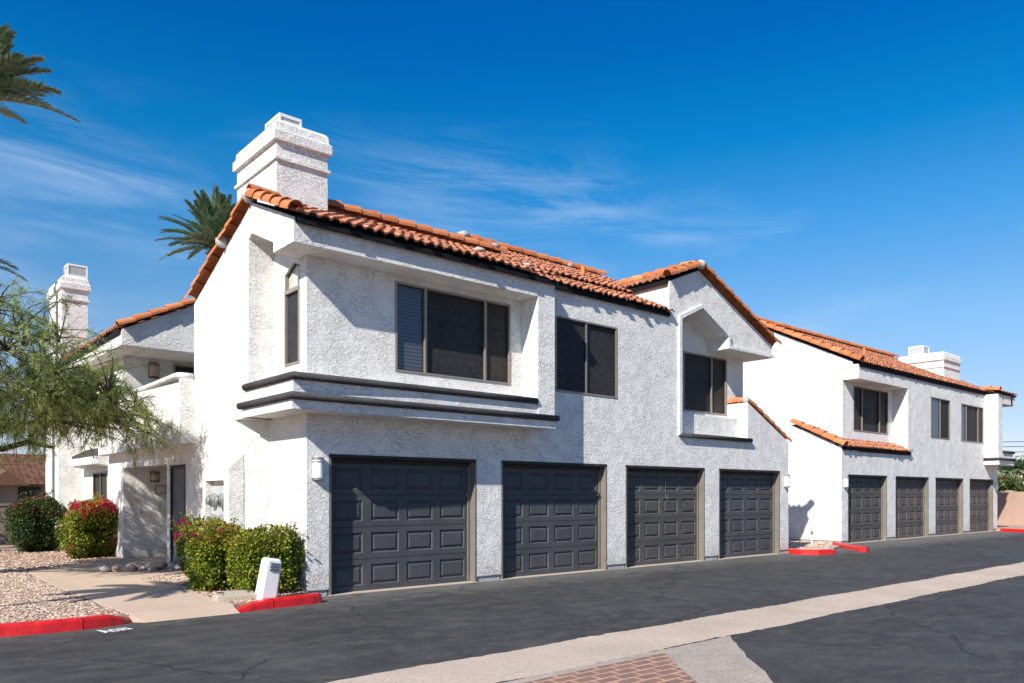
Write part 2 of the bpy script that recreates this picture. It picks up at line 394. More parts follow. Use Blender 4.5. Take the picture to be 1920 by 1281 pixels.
def garage_door(parent, X0, X1, Y, m, z1=2.12, rec=.17):
    """raised panel sectional door, its lining boards and head trim"""
    w = X1 - X0; jt = .07
    mb = MB(); a0, a1 = X0 + jt, X1 - jt; rows = 4; H = z1 - .10; fn = F(Y + rec)
    rh = (H - .02) / rows; cw = (a1 - a0) / 4
    pbox(mb, fn, a0 - .01, a1 + .01, .012, H + .03, -.07, -.036)
    for r_ in range(rows):
        b0 = .015 + r_ * rh; b1 = b0 + rh - .008
        # backing strip of the section with openings for the panels
        loops = [rect(a0, a1, b0, b1)]; pan = []
        for c in range(4):
            mg = .075 if c in (0,) else .055
            pa0 = a0 + c * cw + .075; pa1 = a0 + (c + 1) * cw - .075; pb0 = b0 + .085; pb1 = b1 - .085
            loops.append(rect(pa0, pa1, pb0, pb1)); pan.append((pa0, pa1, pb0, pb1))
        mb.prism(loops, fn, -.02, .012)
        for (p0, p1, q0, q1) in pan:
            o, i1, i2 = 0, .022, .062
            R4 = []
            for d, c in ((0, .0115), (i1, -.012), (i1 + .006, -.012), (i2, .008)):
                R4.append([fn(p0 + d, q0 + d, c), fn(p1 - d, q0 + d, c), fn(p1 - d, q1 - d, c), fn(p0 + d, q1 - d, c)])
            vs = [q for rr in R4 for q in rr]; fs = []
            for k in range(3):
                for j in range(4): fs.append((k * 4 + j, k * 4 + (j + 1) % 4, (k + 1) * 4 + (j + 1) % 4, (k + 1) * 4 + j))
            fs.append((12, 13, 14, 15)); mb.add(vs, fs)
    d = mb.build('garage_door', m, parent)
    jb = MB()
    pbox(jb, fn, X0 + .002, X0 + .035, 0.0, z1 - .05, -.01, rec + .004); pbox(jb, fn, X1 - .035, X1 - .002, 0.0, z1 - .05, -.01, rec + .004)
    pbox(jb, fn, X0 + .035, X0 + jt + .02, 0.0, z1 - .05, .02, .045); pbox(jb, fn, X1 - jt - .02, X1 - .035, 0.0, z1 - .05, .02, .045)
    jb.build('door_frame', M['jamb'], parent)
    hd = MB(); pbox(hd, fn, X0 + .002, X1 - .002, z1 - .05, z1 - .002, -.01, rec + .006); pbox(hd, fn, X0 + .07, X1 - .07, z1 - .12, z1 - .05, .02, .05)
    hd.build('head_trim', M['head'], parent)
    th = MB(); pbox(th, fn, X0, X1, .004, .014, -.03, rec + .05); th.build('threshold', M['edging'], parent)
    return d

def wall_lamp(parent, fn, a, b, h=.33, w=.17, glass='lampglass', metal='steel'):
    def hc(b0, b1, r, dep, m, name, par):
        mb = MB(); n = 10; vs = []
        for bb in (b0, b1):
            for k in range(n + 1):
                th = math.pi * k / n; vs.append(fn(a - math.cos(th) * r, bb, math.sin(th) * dep + .002))
        fs = [(k, k + 1, n + 2 + k, n + 1 + k) for k in range(n)] + [tuple(range(n + 1)), tuple(range(2 * n + 1, n, -1)), (0, n + 1, 2 * n + 1, n)]
        mb.add(vs, fs); return mb.build(name, m, par)
    mb = MB(); pbox(mb, fn, a - w / 2 - .005, a + w / 2 + .005, b, b + h, 0, .006); l = mb.build('wall_lamp', M[metal], parent)
    hc(b + .035, b + h - .035, w / 2 - .004, .10, M[glass], 'lamp_shade', l)
    hc(b, b + .035, w / 2, .105, M[metal], 'lamp_rim', l); hc(b + h - .035, b + h, w / 2, .105, M[metal], 'lamp_rim', l)
    hc(b + h - .075, b + h - .055, w / 2, .104, M[metal], 'lamp_rim', l)
    return l

def chimney(parent, x0, x1, y0, y1, zb, z1, vent=True, low=.0):
    """stucco stack with two moulded courses; z1 = shoulder top"""
    mb = MB()
    prof = [(zb, 0), (z1 - .66, 0), (z1 - .65, .035), (z1 - .60, .035), (z1 - .585, 0), (z1 - .36, 0), (z1 - .35, .055), (z1 - .20, .055), (z1 - .17, .02), (z1 - .06, .01), (z1 - .01, -.03), (z1, -.09)]
    vs = []; 
    for z, o in prof: vs += [(x0 - o, y0 - o, z), (x1 + o, y0 - o, z), (x1 + o, y1 + o, z), (x0 - o, y1 + o, z)]
    fs = [(4 * i + j, 4 * i + (j + 1) % 4, 4 * i + 4 + (j + 1) % 4, 4 * i + 4 + j) for i in range(len(prof) - 1) for j in range(4)]
    k = 4 * (len(prof) - 1); fs += [(0, 3, 2, 1), (k, k + 1, k + 2, k + 3)]
    mb.add(vs, fs); c = mb.build('chimney', M['stucco'], parent)
    if vent:
        vx0, vx1, vy0, vy1, h = vent
        v = MB(); v.box(vx0, vx1, vy0, vy1, z1, z1 + .05)
        v.box(vx0, vx1, vy0, vy1, z1 + h - .05, z1 + h)
        for (xx, yy) in ((vx0, vy0), (vx1 - .03, vy0), (vx0, vy1 - .03), (vx1 - .03, vy1 - .03)): v.box(xx, xx + .03, yy, yy + .03, z1 + .05, z1 + h - .05)
        vn = v.build('vent_cap', M['white_paint'], c)
        g = MB(); g.box(vx0 + .02, vx1 - .02, vy0 + .02, vy1 - .02, z1 + .051, z1 + h - .051)
        nsl = int((h - .1) / .028)
        g.build('vent_mesh', M['meter'], c)
        s_ = MB()
        for i in range(nsl):
            z = z1 + .055 + i * .028; s_.box(vx0 + .012, vx1 - .012, vy0 + .012, vy1 - .012, z, z + .010)
        s_.build('vent_louvre', M['white_paint'], c)
    return c

# ================================================================= MAIN BUILDING
LX = -.40
A = empty('apartment_building', (0, 0, 0), 'nearest white stucco apartment block with a big chimney, corner bay and four charcoal garage doors', 'building')
doorsA = [(.36, 3.15), (3.71, 6.47), (7.04, 9.76), (10.32, 12.98)]
# front wall
out = [(0, .1)]
for a, b_ in doorsA: out += [(a, .1), (a, 2.12), (b_, 2.12), (b_, .1)]
out += [(13.4, .1), (13.4, 2.87), (11.52, 3.75), (11.52, 2.85), (8.87, 2.85), (8.87, 5.39), (9.63, 5.74), (10.66, 5.23), (10.66, 4.95), (12.62, 4.95),
        (12.62, 5.25), (9.53, 6.58), (8.47, 6.15), (8.47, 5.46), (0, 5.40)]
w = MB(); w.prism([out, rect(1.51, 3.92, 3.47, 4.91), rect(5.03, 6.77, 3.46, 4.90)], F(0), 0, -.2)
w.build('front_wall', M['stucco'], A)
# parapet recess around the peaked window
w = MB()
w.prism([[(8.87, 2.85), (12.2, 2.85), (12.2, 4.95), (10.66, 4.95), (10.66, 5.23), (9.63, 5.74), (8.87, 5.39)], rect(9.72, 11.48, 3.47, 4.87)], F(.57), 0, -.18)
w.box(8.87, 11.52, .25, .57, 2.85, 3.36)
w.box(11.52, 11.70, .2, 2.2, .1, 3.75)
w.build('recess_wall', M['stucco'], A)
w = MB(); w.prism([[(8.55, 6.10), (8.47, 5.0), (8.87, 5.0), (8.87, 5.39), (9.63, 5.74), (10.66, 5.23), (10.66, 4.95), (12.62, 4.95), (12.62, 5.25), (9.53, 6.56), (8.47, 6.13)][1:]], F(0), -.2, -3.2)
w.build('gable_block', M['stucco'], A)
w = MB(); w.box(12.0, 12.2, .75, 9, .1, 5.2); w.box(13.2, 13.4, .2, 3, .1, 2.9); w.box(0, 13, 8.9, 9.1, 0, 5)
w.build('rear_wall', M['stucco'], A)
# side wall behind the corner ledge with the tall window
w = MB(); w.prism([[(.2, .1), (1.32, .1), (1.32, 5.6), (.2, 5.2)], [(.23, 3.46), (.74, 3.46), (.74, 4.86), (.46, 5.01), (.23, 4.92)]], L(0), 0, -.2)
w.prism([[(0, 1.32), (LX, 1.70), (LX + .2, 1.70), (.2, 1.321)]], lambda a, b, c: (a, b, c), .1, 2.7)
w.build('corner_wall', M['stucco'], A)
w = MB(); w.prism([[(1.70, .1), (4.03, .1), (4.03, 2.07), (4.88, 2.07), (4.88, .1), (5.07, .1), (5.07, 2.10), (8.14, 2.10), (8.14, .1), (9.45, .1), (9.45, 4.60), (8.14, 4.60), (8.14, 2.45),
                    (3.58, 2.45), (3.58, 2.7), (1.70, 2.7)]], L(LX), 0, -.2)
w.prism([[(1.14, 2.7), (3.58, 2.7), (3.58, 4.90), (1.02, 5.97), (-.43, 5.36), (-.43, 5.02), (.25, 5.02), (.25, 5.17), (1.02, 5.50), (1.14, 5.44)]], L(LX), 0, -.399)
w.build('side_wall', M['stucco'], A)
# bay frame
w = MB(); w.box(0, 4.61, -.43, 0, 5.02, 5.36); w.box(4.2, 4.61, -.43, 0, 2.93, 5.02)
w.build('bay_frame', M['stucco'], A)
w = MB()
w.prism([[(LX - .04, 1.30), (LX - .04, -.46), (4.61, -.46), (4.61, -.001), (-.001, -.001), (-.001, 1.30)]], lambda a, b, c: (a, b, c), 2.70, 2.86)
w.prism([[(LX, 1.139), (LX, -.41), (4.199, -.41), (4.199, -.002), (-.002, -.002), (-.002, 1.139)]], lambda a, b, c: (a, b, c), 2.86, 3.17)
w.build('bay_ledge', M['trim'], A)
def band(pts, r=.055):
    mb = MB(); mb.tube(pts, r, 12); return mb.build('dark_band', M['band'], A, True)
band([(LX - .01, 1.26, 3.17), (LX - .01, .4, 3.17), (LX - .01, -.42, 3.17), (1.5, -.42, 3.17), (3, -.42, 3.17), (4.17, -.42, 3.17)])
band([(LX - .055, 1.36, 2.885), (LX - .055, .4, 2.885), (LX - .055, -.475, 2.885), (1.5, -.475, 2.885), (3, -.475, 2.885), (4.64, -.475, 2.885)])
band([(8.83, -.045, 2.83), (10, -.045, 2.83), (11.6, -.045, 2.83)], .05)
# trim of the peaked recess
w = MB()
w.prism([[(8.77, 2.82), (8.87, 2.85), (8.87, 5.39), (9.63, 5.74), (10.66, 5.23), (10.66, 4.95), (12.62, 4.95), (12.62, 5.02), (10.74, 5.02), (10.74, 5.28), (9.63, 5.83), (8.77, 5.44)]], F(0), 0, .05)
w.build('recess_trim', M['trim'], A)
# windows
window(A, F(0), 1.51, 3.92, 3.47, 4.91, [2.10, 3.36], [M['blind'], M['screen'], M['screen_b']])
window(A, F(0), 5.03, 6.77, 3.46, 4.90, [5.89], [M['screen'], M['screen']], .03)
window(A, F(.57), 9.72, 11.48, 3.47, 4.87, [10.87], [M['screen'], M['screen_b']])
tw = MB(); fn = L(0)
pbox(tw, fn, .235, .735, 3.465, 3.50, -.06, .01); pbox(tw, fn, .235, .27, 3.5, 4.60, -.06, .01); pbox(tw, fn, .70, .735, 3.5, 4.60, -.06, .01); pbox(tw, fn, .235, .735, 4.56, 4.62, -.06, .012)
pbox(tw, fn, .715, .737, 4.62, 4.85, -.07, .0); pbox(tw, fn, .233, .255, 4.62, 4.9, -.07, .0)
f = tw.build('tall_window', M['alu'], A)
p = MB(); pbox(p, fn, .27, .70, 3.5, 4.56, -.05, -.03); p.build('pane', M['screen'], f)
p = MB(); p.prism([[(.255, 4.62), (.715, 4.62), (.715, 4.84), (.46, 4.98), (.255, 4.90)]], fn, -.08, -.06); p.build('pane', M['glass2'], f)
p = MB(); p.tube([(.05, .72, 4.85), (.05, .46, 5.0), (.05, .24, 4.91)], .018, 6); p.build('arch_frame', M['alu_dark'], f)
for (a, b_), m_ in zip(doorsA, (M['door_a'], M['door_a'], M['door_b'], M['door_a'])): garage_door(A, a, b_, 0, m_)
# pull handle and house mark on the doors
hd = MB(); hd.box(8.52, 8.54, .145, .16, 1.78, 1.80); hd.tube([(8.53, .15, 1.79), (8.535, .15, 1.52)], .006, 6); hd.tube([(8.535, .15, 1.52), (8.56, .13, 1.43), (8.62, .13, 1.36)], .012, 6)
hd.build('pull_cord', M['steel'], A)
# feet of the piers
w = MB()
xs = [0] + [q for d in doorsA for q in d] + [13.4]
for i in range(0, len(xs), 2): w.box(xs[i] + .02, xs[i + 1] - .02, .02, .2, -.02, .10)
w.box(.02, .2, .2, 1.30, -.02, .1); w.box(LX + .02, LX + .2, 1.72, 4.0, 0, .1); w.box(LX + .02, LX + .2, 8.2, 9.4, 0, .1)
w.build('foundation', M['base'], A)
wall_lamp(A, F(0), .17, 1.73); wall_lamp(A, F(0), 13.27, 1.70)
# roof
rf = MB()
sl = Vector((0, 1.45, .64)).normalized()     # lower front slope
okm = lambda c: not (-.02 < c.x < .9 and 1.05 < c.y < 2.7) and not (c.x < .9 and c.y > 1.02)
tiles(rf, (LX - .02, -.56, 5.39), (1, 0, 0), sl, 5.05, 1.78, ok=okm)
tiles(rf, (4.66, -.12, 5.46), (1, 0, 0), Vector((0, 1.14, .54)), 3.84, 1.30, ok=okm)
tiles(rf, (.92, .98, 6.06), (1, 0, 0), Vector((0, 1.22, .54)), 4.55, 1.30, ok=okm)
tiles(rf, (5.45, .98, 6.06), (1, 0, 0), Vector((0, 2.3, 1.12)), 4.6, 2.55)
# cross gable slopes
tiles(rf, (8.36, 3.4, 6.22), (0, -1, 0), Vector((1.17, 0, .47)), 3.36, 1.25)
tiles(rf, (12.66, .06, 5.30), (0, 1, 0), Vector((-3.1, 0, 1.36)), 3.4, 3.4)
tiles(rf, (13.66, .24, 2.84), (0, 1, 0), Vector((-1.9, 0, .89)), 2.2, 2.15)
roofA = rf.build('roof', M['tile'], A, False, recalc=False)
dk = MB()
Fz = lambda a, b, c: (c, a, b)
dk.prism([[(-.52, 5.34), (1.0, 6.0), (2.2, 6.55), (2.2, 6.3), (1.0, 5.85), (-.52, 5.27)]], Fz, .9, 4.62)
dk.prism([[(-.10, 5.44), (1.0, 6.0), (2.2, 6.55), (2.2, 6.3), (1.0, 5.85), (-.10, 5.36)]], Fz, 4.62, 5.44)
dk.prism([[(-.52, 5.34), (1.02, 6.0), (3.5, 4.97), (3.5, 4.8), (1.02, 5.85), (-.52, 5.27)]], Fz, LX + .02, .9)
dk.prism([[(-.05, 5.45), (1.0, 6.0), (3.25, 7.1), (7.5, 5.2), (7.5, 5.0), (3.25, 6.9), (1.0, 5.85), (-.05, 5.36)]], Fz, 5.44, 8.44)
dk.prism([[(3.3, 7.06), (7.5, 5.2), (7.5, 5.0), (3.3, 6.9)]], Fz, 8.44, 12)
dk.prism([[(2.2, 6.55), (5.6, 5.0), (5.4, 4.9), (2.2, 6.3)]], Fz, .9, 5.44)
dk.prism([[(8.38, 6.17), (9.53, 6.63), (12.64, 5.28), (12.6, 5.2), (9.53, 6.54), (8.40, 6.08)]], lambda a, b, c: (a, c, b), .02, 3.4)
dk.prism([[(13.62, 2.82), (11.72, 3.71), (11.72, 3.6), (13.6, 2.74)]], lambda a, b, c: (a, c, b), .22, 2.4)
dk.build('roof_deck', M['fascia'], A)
cp = MB()
caps(cp, (LX - .03, 1.46, 5.86), (LX - .03, 1.10, 6.03), .11, .38); caps(cp, (LX - .03, 2.02, 5.64), (LX - .03, 1.46, 5.86), .11, .33)
caps(cp, (LX - .03, 3.62, 4.97), (LX - .03, 2.16, 5.58), .11, .37)
caps(cp, (LX - .03, -.52, 5.42), (LX - .03, .98, 6.05), .115, .30)
caps(cp, (5.6, 2.2, 6.70), (.9, 2.2, 6.70), .12, .40)
caps(cp, (LX - .02, 1.02, 6.10), (.02, 1.02, 6.12), .12, .4)
caps(cp, (9.9, 3.25, 7.22), (5.3, 3.25, 7.22), .12, .40)
caps(cp, (8.36, -.05, 6.24), (9.50, -.05, 6.68), .12, .32); caps(cp, (12.74, -.05, 5.29), (9.56, -.05, 6.67), .12, .38)
caps(cp, (9.53, 3.3, 6.72), (9.53, 0.05, 6.72), .12, .38)
caps(cp, (13.50, .10, 2.88), (11.60, .10, 3.80), .115, .30); caps(cp, (11.60, .62, 3.79), (11.60, .14, 3.80), .11, .25)
cp.build('cap_tiles', M['cap'], A, False, recalc=False)
mo = MB()
def blob(mb, c, r, seed=0):
    rnd = random.Random(seed); n, k = 8, 5; vs = []
    for i in range(k + 1):
        for j in range(n):
            th = math.pi * i / k; ph = 2 * math.pi * j / n; q = 1 + rnd.uniform(-.15, .15)
            vs.append((c[0] + r[0] * q * math.sin(th) * math.cos(ph), c[1] + r[1] * q * math.sin(th) * math.sin(ph), c[2] + r[2] * q * math.cos(th)))
    fs = [(i * n + j, i * n + (j + 1) % n, (i + 1) * n + (j + 1) % n, (i + 1) * n + j) for i in range(k) for j in range(n)]
    mb.add(vs, fs)
for c, r in (((LX - .03, 1.04, 6.06), (.12, .08, .12)), ((LX - .03, 2.09, 5.62), (.13, .07, .11)), ((9.53, -.06, 6.70), (.12, .13, .11)), ((5.35, 2.2, 6.78), (.16, .12, .07)), ((5.3, 3.2, 7.26), (.16, .12, .09)),
             ((11.6, .11, 3.82), (.10, .1, .09)), ((3.9, .9, 6.08), (.16, .16, .06)), ((4.4, .1, 5.72), (.12, .12, .05)), ((8.6, 3.2, 7.22), (.14, .1, .07)), ((8.35, 1.45, 6.25), (.14, .14, .08))): blob(mo, c, r, hash(c) % 97)
mo.build('mortar', M['mortar'], A, True)
fb = MB(); fb.box(LX + .02, 4.64, -.455, -.431, 5.29, 5.37); fb.box(4.64, 8.47, -.03, -.001, 5.38, 5.46); fb.build('eave_shadow_board', M['fascia'], A)  # near-black boards: the shadow band under the tiles put into their colour
pp = MB(); pp.tube([(7.8, 1.95, 6.3), (7.8, 1.95, 6.78)], .05, 10); pp.build('vent_pipe', M['pipe'], A, True)
chimney(A, .02, .90, 1.08, 2.68, 4.6, 7.42, (.12, .50, 1.2, 1.75, .16))

# left wing: balcony, porch, fascia
w = MB(); w.prism([[(-.77, 4.60), (1.7, 4.60), (1.7, 6.13), (-.77, 4.92)]], F(6.80), 0, -.14)
w.box(-.77, -.63, 6.94, 12.3, 4.60, 4.92)
w.build('wing_fascia', M['stucco'], A)
w = MB(); w.box(-.63, 1.9, 6.94, 12.3, 4.60, 4.68); w.build('balcony_ceiling', M['stucco'], A)
w = MB(); w.box(LX + .2, 1.9, 8.14, 8.34, 2.6, 4.6); w.build('balcony_wall', M['stucco'], A)
w = MB(); w.box(-.64, -.50, 3.56, 9.3, 2.42, 3.56); w.box(-.50, LX - .0, 3.56, 3.70, 2.42, 3.56); w.box(-.50, LX, 3.70, 9.3, 2.42, 2.52)
w.box(LX, 1.9, 3.60, 8.14, 2.45, 2.6)
bal = w.build('balcony', M['stucco'], A)
w = MB(); w.tube([(LX - .02, 3.63, 3.60), (-.57, 3.63, 3.60), (-.57, 6, 3.60), (-.57, 9.35, 3.60)], .095, 12, flat=.75); w.build('coping', M['trim'], bal, True)
bw = window(A, F(8.14), .66, 1.7, 2.62, 4.52, [1.15], [M['screen'], M['screen']], .02)
bw.location.y = -.04
wall_lamp(A, F(8.14), .24, 4.16, .34, .22, 'amber', 'bronze')
rf = MB(); tiles(rf, (-.84, 12.4, 4.96), (0, -1, 0), Vector((1, 0, .49)), 5.62, 2.8); rf.build('wing_roof', M['tile'], A, False, recalc=False)
cp = MB(); caps(cp, (-.82, 6.77, 4.98), (1.7, 6.77, 6.20), .095, .33); cp.build('wing_cap_tiles', M['cap'], A, False, recalc=False)
fb = MB(); fb.box(-.805, -.771, 6.86, 12.35, 4.83, 4.95); fb.prism([[(-.76, 4.94), (1.7, 6.15), (1.7, 5.95), (-.6, 4.80)]], lambda a, b, c: (a, c, b), 6.95, 12.3); fb.build('wing_deck', M['fascia'], A)
# porch recess
w = MB(); w.box(LX + .2, 1.6, 8.14, 8.34, .24, 2.45); w.box(LX + .2, 1.6, 5.07 - .19, 5.07, .1, 2.45); w.box(1.4, 1.6, 5.07, 8.14, .1, 2.44); w.box(LX + .2, 1.4, 5.07, 8.14, 2.3, 2.44)
w.build('porch_wall', M['stucco'], A)
w = MB(); w.box(LX + .2, 1.4, 8.10, 8.14, .1, .25); w.build('porch_skirting', M['trim'], A)
wall_lamp(A, F(8.14), .26, 1.80, .24, .20, 'amber', 'bronze')
w = MB(); pbox(w, F(8.14), .27, .50, 1.52, 1.72, 0, .02); s_ = w.build('plaque', M['sign'], A)
w = MB(); pbox(w, F(8.14), .285, .485, 1.535, 1.705, .02, .024); w.build('plaque_face', M['signface'], s_)
# grey side door
w = MB(); fn = L(LX)
pbox(w, fn, 4.08, 4.83, .12, 2.0, -.07, -.03); d_ = w.build('side_door', M['entry'], A)
w = MB(); pbox(w, fn, 4.032, 4.08, .11, 2.068, -.1, .008); pbox(w, fn, 4.83, 4.878, .11, 2.068, -.1, .008); pbox(w, fn, 4.08, 4.83, 2.0, 2.068, -.1, .008); w.build('door_frame', M['head'], d_)
w = MB(); pbox(w, fn, 4.16, 4.18, .95, 1.1, -.03, .02); pbox(w, fn, 4.14, 4.26, 1.0, 1.02, .0, .02); w.build('handle', M['steel'], d_)
w = MB(); w.box(LX - .012, LX + .19, 4.885, 5.065, .1, 2.12); w.build('porch_post', M['trim'], A)
# wing window with pot shelf
w = MB(); w.prism([rect(9.45, 12.6, .1, 4.60), rect(10.0, 11.40, .9, 2.08)], L(-.28), 0, -.2); w.build('wing_wall', M['stucco'], A)
window(A, L(-.28), 10.0, 11.40, .9, 2.08, [10.7], [M['screen_b'], M['screen_b']], .03)
w = MB(); w.prism([[(-.28, 2.18), (-.62, 2.24), (-.66, 2.42), (-.28, 2.42)]], lambda a, b, c: (a, c, b), 9.46, 12.3); w.build('pot_shelf', M['trim'], A)
w = MB(); w.prism([[(-.28, 2.42), (-.60, 2.42), (-.60, 2.50), (-.28, 2.68)]], lambda a, b, c: (a, c, b), 9.6, 12.2); w.build('shelf_slope', M['band'], A)
w = MB(); w.box(-.83, .1, 12.6, 14.3, .1, 4.9); w.build('chimney_base', M['stucco'], A)
c2 = chimney(A, -.745, -.13, 12.62, 14.25, 4.0, 7.30, (-.60, -.12, 12.7, 13.2, .34))
# electric meters in a stucco surround
w = MB(); w.prism([[(1.60, .1), (1.60, 1.92), (2.75, 1.92), (2.75, .1)], rect(1.80, 2.62, .75, 1.74)], L(LX), -.005, .14)
w.box(LX - .139, LX + .10, 1.585, 1.601, .1, 1.93)
w.prism([[(LX - .138, 1.921), (LX + .10, 2.16), (LX + .10, 1.921)]], lambda a, b, c: (a, c, b), 1.59, 2.74)
w.build('meter_surround', M['stucco'], A)
w = MB(); pbox(w, L(LX), 1.82, 2.60, .77, 1.66, .0, .045); mp = w.build('meter_panel', M['panel'], A)
for ya, zb in ((2.02, 1.42), (2.40, 1.42), (2.02, 1.08), (2.40, 1.08)):
    k = MB(); k.tube([(LX - .045, ya, zb), (LX - .12, ya, zb)], .115, 16); k.tube([(LX - .12, ya, zb), (LX - .16, ya, zb)], [.09, .085], 16)
    mt = k.build('electric_meter', M['meter'], mp)
    k = MB(); k.tube([(LX - .16, ya, zb), (LX - .20, ya, zb)], [.085, .06], 14); k.build('meter_dome', M['meterglass'], mt, True)
# junction boxes at the corner
w = MB(); w.box(-.16, -.02, .28, .46, .42, .72); ub = w.build('utility_box', M['meter'], A)
w = MB(); w.box(-.14, -.01, .30, .44, .20, .42); w.tube([(-.08, .37, 0.05), (-.08, .37, .22)], .035, 8); w.build('conduit', M['edging'], ub)
w = MB(); w.box(-.10, -.02, .56, .70, .40, .60); w.build('valve_box', M['edging'], ub)

# ================================================================= SECOND BUILDING
B = empty('apartment_building', (18, .8, 0), 'farther white stucco apartment block on the right with four faded brown-grey garage doors', 'building')
YB = .8
doorsB = [(18.29, 21.0), (21.65, 24.37), (24.99, 27.66), (28.32, 30.93)]
out = [(17.88, .1)]
for a, b_ in doorsB: out += [(a, .1), (a, 2.14), (b_, 2.14), (b_, .1)]
out += [(31.43, .1), (31.43, 5.62), (19.0, 5.62), (19.0, 5.16), (22.65, 5.16), (22.65, 3.02), (17.88, 3.02)]
w = MB(); w.prism([out, rect(24.56, 26.34, 3.57, 5.05), rect(27.44, 29.80, 3.58, 5.03)], F(YB), 0, -.2); w.build('front_wall', M['stucco'], B)
w = MB(); w.prism([rect(19.2, 22.65, 3.0, 5.16), rect(19.73, 22.28, 3.59, 5.06)], F(1.32), 0, -.2)
w.box(22.65, 22.85, 1.0, 1.5, 3.0, 5.16); w.box(19.2, 22.65, 1.0, 1.52, 5.16, 5.3)
w.box(31.23, 31.43, 1.0, 9, .1, 5.6); w.box(19, 31, 9, 9.2, 0, 5)
w.build('recess_wall', M['stucco'], B)
w = MB(); w.prism([[(1.32, .1), (9.2, .1), (9.2, 5.75), (5.0, 7.72), (1.0, 5.72), (1.0, 5.16), (1.32, 5.16)]], L(19.0), 0, -.2)
w.prism([[(1.0, .1), (2.9, .1), (2.9, 3.86), (2.4, 3.74), (1.0, 3.08)]], L(17.88), 0, -.2)
w.box(18.08, 19.0, 2.7, 2.9, .1, 3.8)
w.build('side_wall', M['stucco'], B)
# corner jut on the far end
w = MB(); w.box(29.92, 30.40, .30, .80, 3.20, 5.62); w.box(30.40, 31.62, .30, .80, 5.20, 5.62); w.box(31.43, 31.9, .30, 3, 5.2, 5.6)
w.build('bay_frame', M['stucco'], B)
w = MB(); w.box(29.88, 31.66, .26, .80, 2.72, 2.90); w.box(29.93, 31.64, .29, .80, 2.90, 3.20); w.box(31.43, 31.66, .8, 2.5, 2.72, 3.2); w.build('bay_ledge', M['trim'], B)
for pts in ([(29.86, .8, 2.95), (29.86, .25, 2.95), (31.7, .25, 2.95)], [(30.42, .27, 3.25), (31.68, .27, 3.25)]):
    mb = MB(); mb.tube(pts, .055, 8); mb.build('dark_band', M['band'], B, True)
window(B, F(1.32), 19.73, 22.28, 3.59, 5.06, [20.38, 21.66], [M['screen_b'], M['screen'], M['screen_b']])
window(B, F(YB), 24.56, 26.34, 3.57, 5.05, [25.45], [M['blind'], M['screen']], .04)
window(B, F(YB), 27.44, 29.80, 3.58, 5.03, [28.0, 29.25], [M['blind'], M['screen'], M['screen_b']], .04)
for (a, b_), m_ in zip(doorsB, (M['door_b'], M['door_c'], M['door_c'], M['door_c'])): garage_door(B, a, b_, YB, m_, 2.14)
w = MB(); xs = [17.88] + [q for d in doorsB for q in d] + [31.43]
for i in range(0, len(xs), 2): w.box(xs[i] + .02, xs[i + 1] - .02, YB + .02, YB + .2, -.02, .10)
w.box(17.91, 18.08, 1.0, 2.88, -.02, .1); w.box(19.03, 19.2, 2.9, 9, -.02, .1)
w.build('foundation', M['base'], B)
wall_lamp(B, F(YB), 18.10, 1.73); wall_lamp(B, F(YB), 31.20, 1.70)
rf = MB()
tiles(rf, (18.95, .70, 5.66), (1, 0, 0), Vector((0, 4.3, 2.10)), 12.7, 4.75, ok=lambda c: not (29.1 < c.x < 31.0 and 2.0 < c.y < 2.8))
tiles(rf, (29.9, .20, 5.64), (1, 0, 0), Vector((0, .5, .1)), 2.0, .52)
tiles(rf, (17.84, .68, 2.98), (1, 0, 0), Vector((0, 1.7, .80)), 1.17, 1.9)
tiles(rf, (19.0, .68, 2.98), (1, 0, 0), Vector((0, .62, .29)), 3.75, .68)
rf.build('roof', M['tile'], B, False, recalc=False)
dk = MB(); Fz2 = lambda a, b, c: (c, a, b)
dk.prism([[(.72, 5.63), (5.0, 7.74), (9.4, 5.7), (9.4, 5.5), (5.0, 7.6), (.76, 5.53)]], Fz2, 19.03, 31.6)
dk.prism([[(.70, 2.96), (2.4, 3.76), (2.4, 3.66), (.74, 2.88)]], Fz2, 17.90, 19.0); dk.prism([[(.70, 2.96), (1.30, 3.24), (1.30, 3.1), (.74, 2.86)]], Fz2, 19.0, 22.7)
dk.box(29.92, 31.9, .24, .75, 5.56, 5.63)
dk.build('roof_deck', M['fascia'], B)
cp = MB(); caps(cp, (18.97, .72, 5.72), (18.97, 5.0, 7.82), .125, .37); caps(cp, (31.6, 5.0, 7.84), (19, 5.0, 7.84), .12, .4)
caps(cp, (17.86, .70, 3.02), (17.86, 2.44, 3.86), .12, .36); caps(cp, (29.88, .24, 5.70), (29.88, .9, 5.80), .12, .3)
cp.build('cap_tiles', M['cap'], B, False, recalc=False)
pp = MB(); pp.tube([(24.11, 3.0, 6.6), (24.11, 3.0, 7.05)], .05, 10); pp.build('vent_pipe', M['pipe'], B, True)
chimney(B, 29.16, 30.9, 2.05, 3.85, 5.5, 7.42, (29.3, 29.9, 2.9, 3.5, .38))

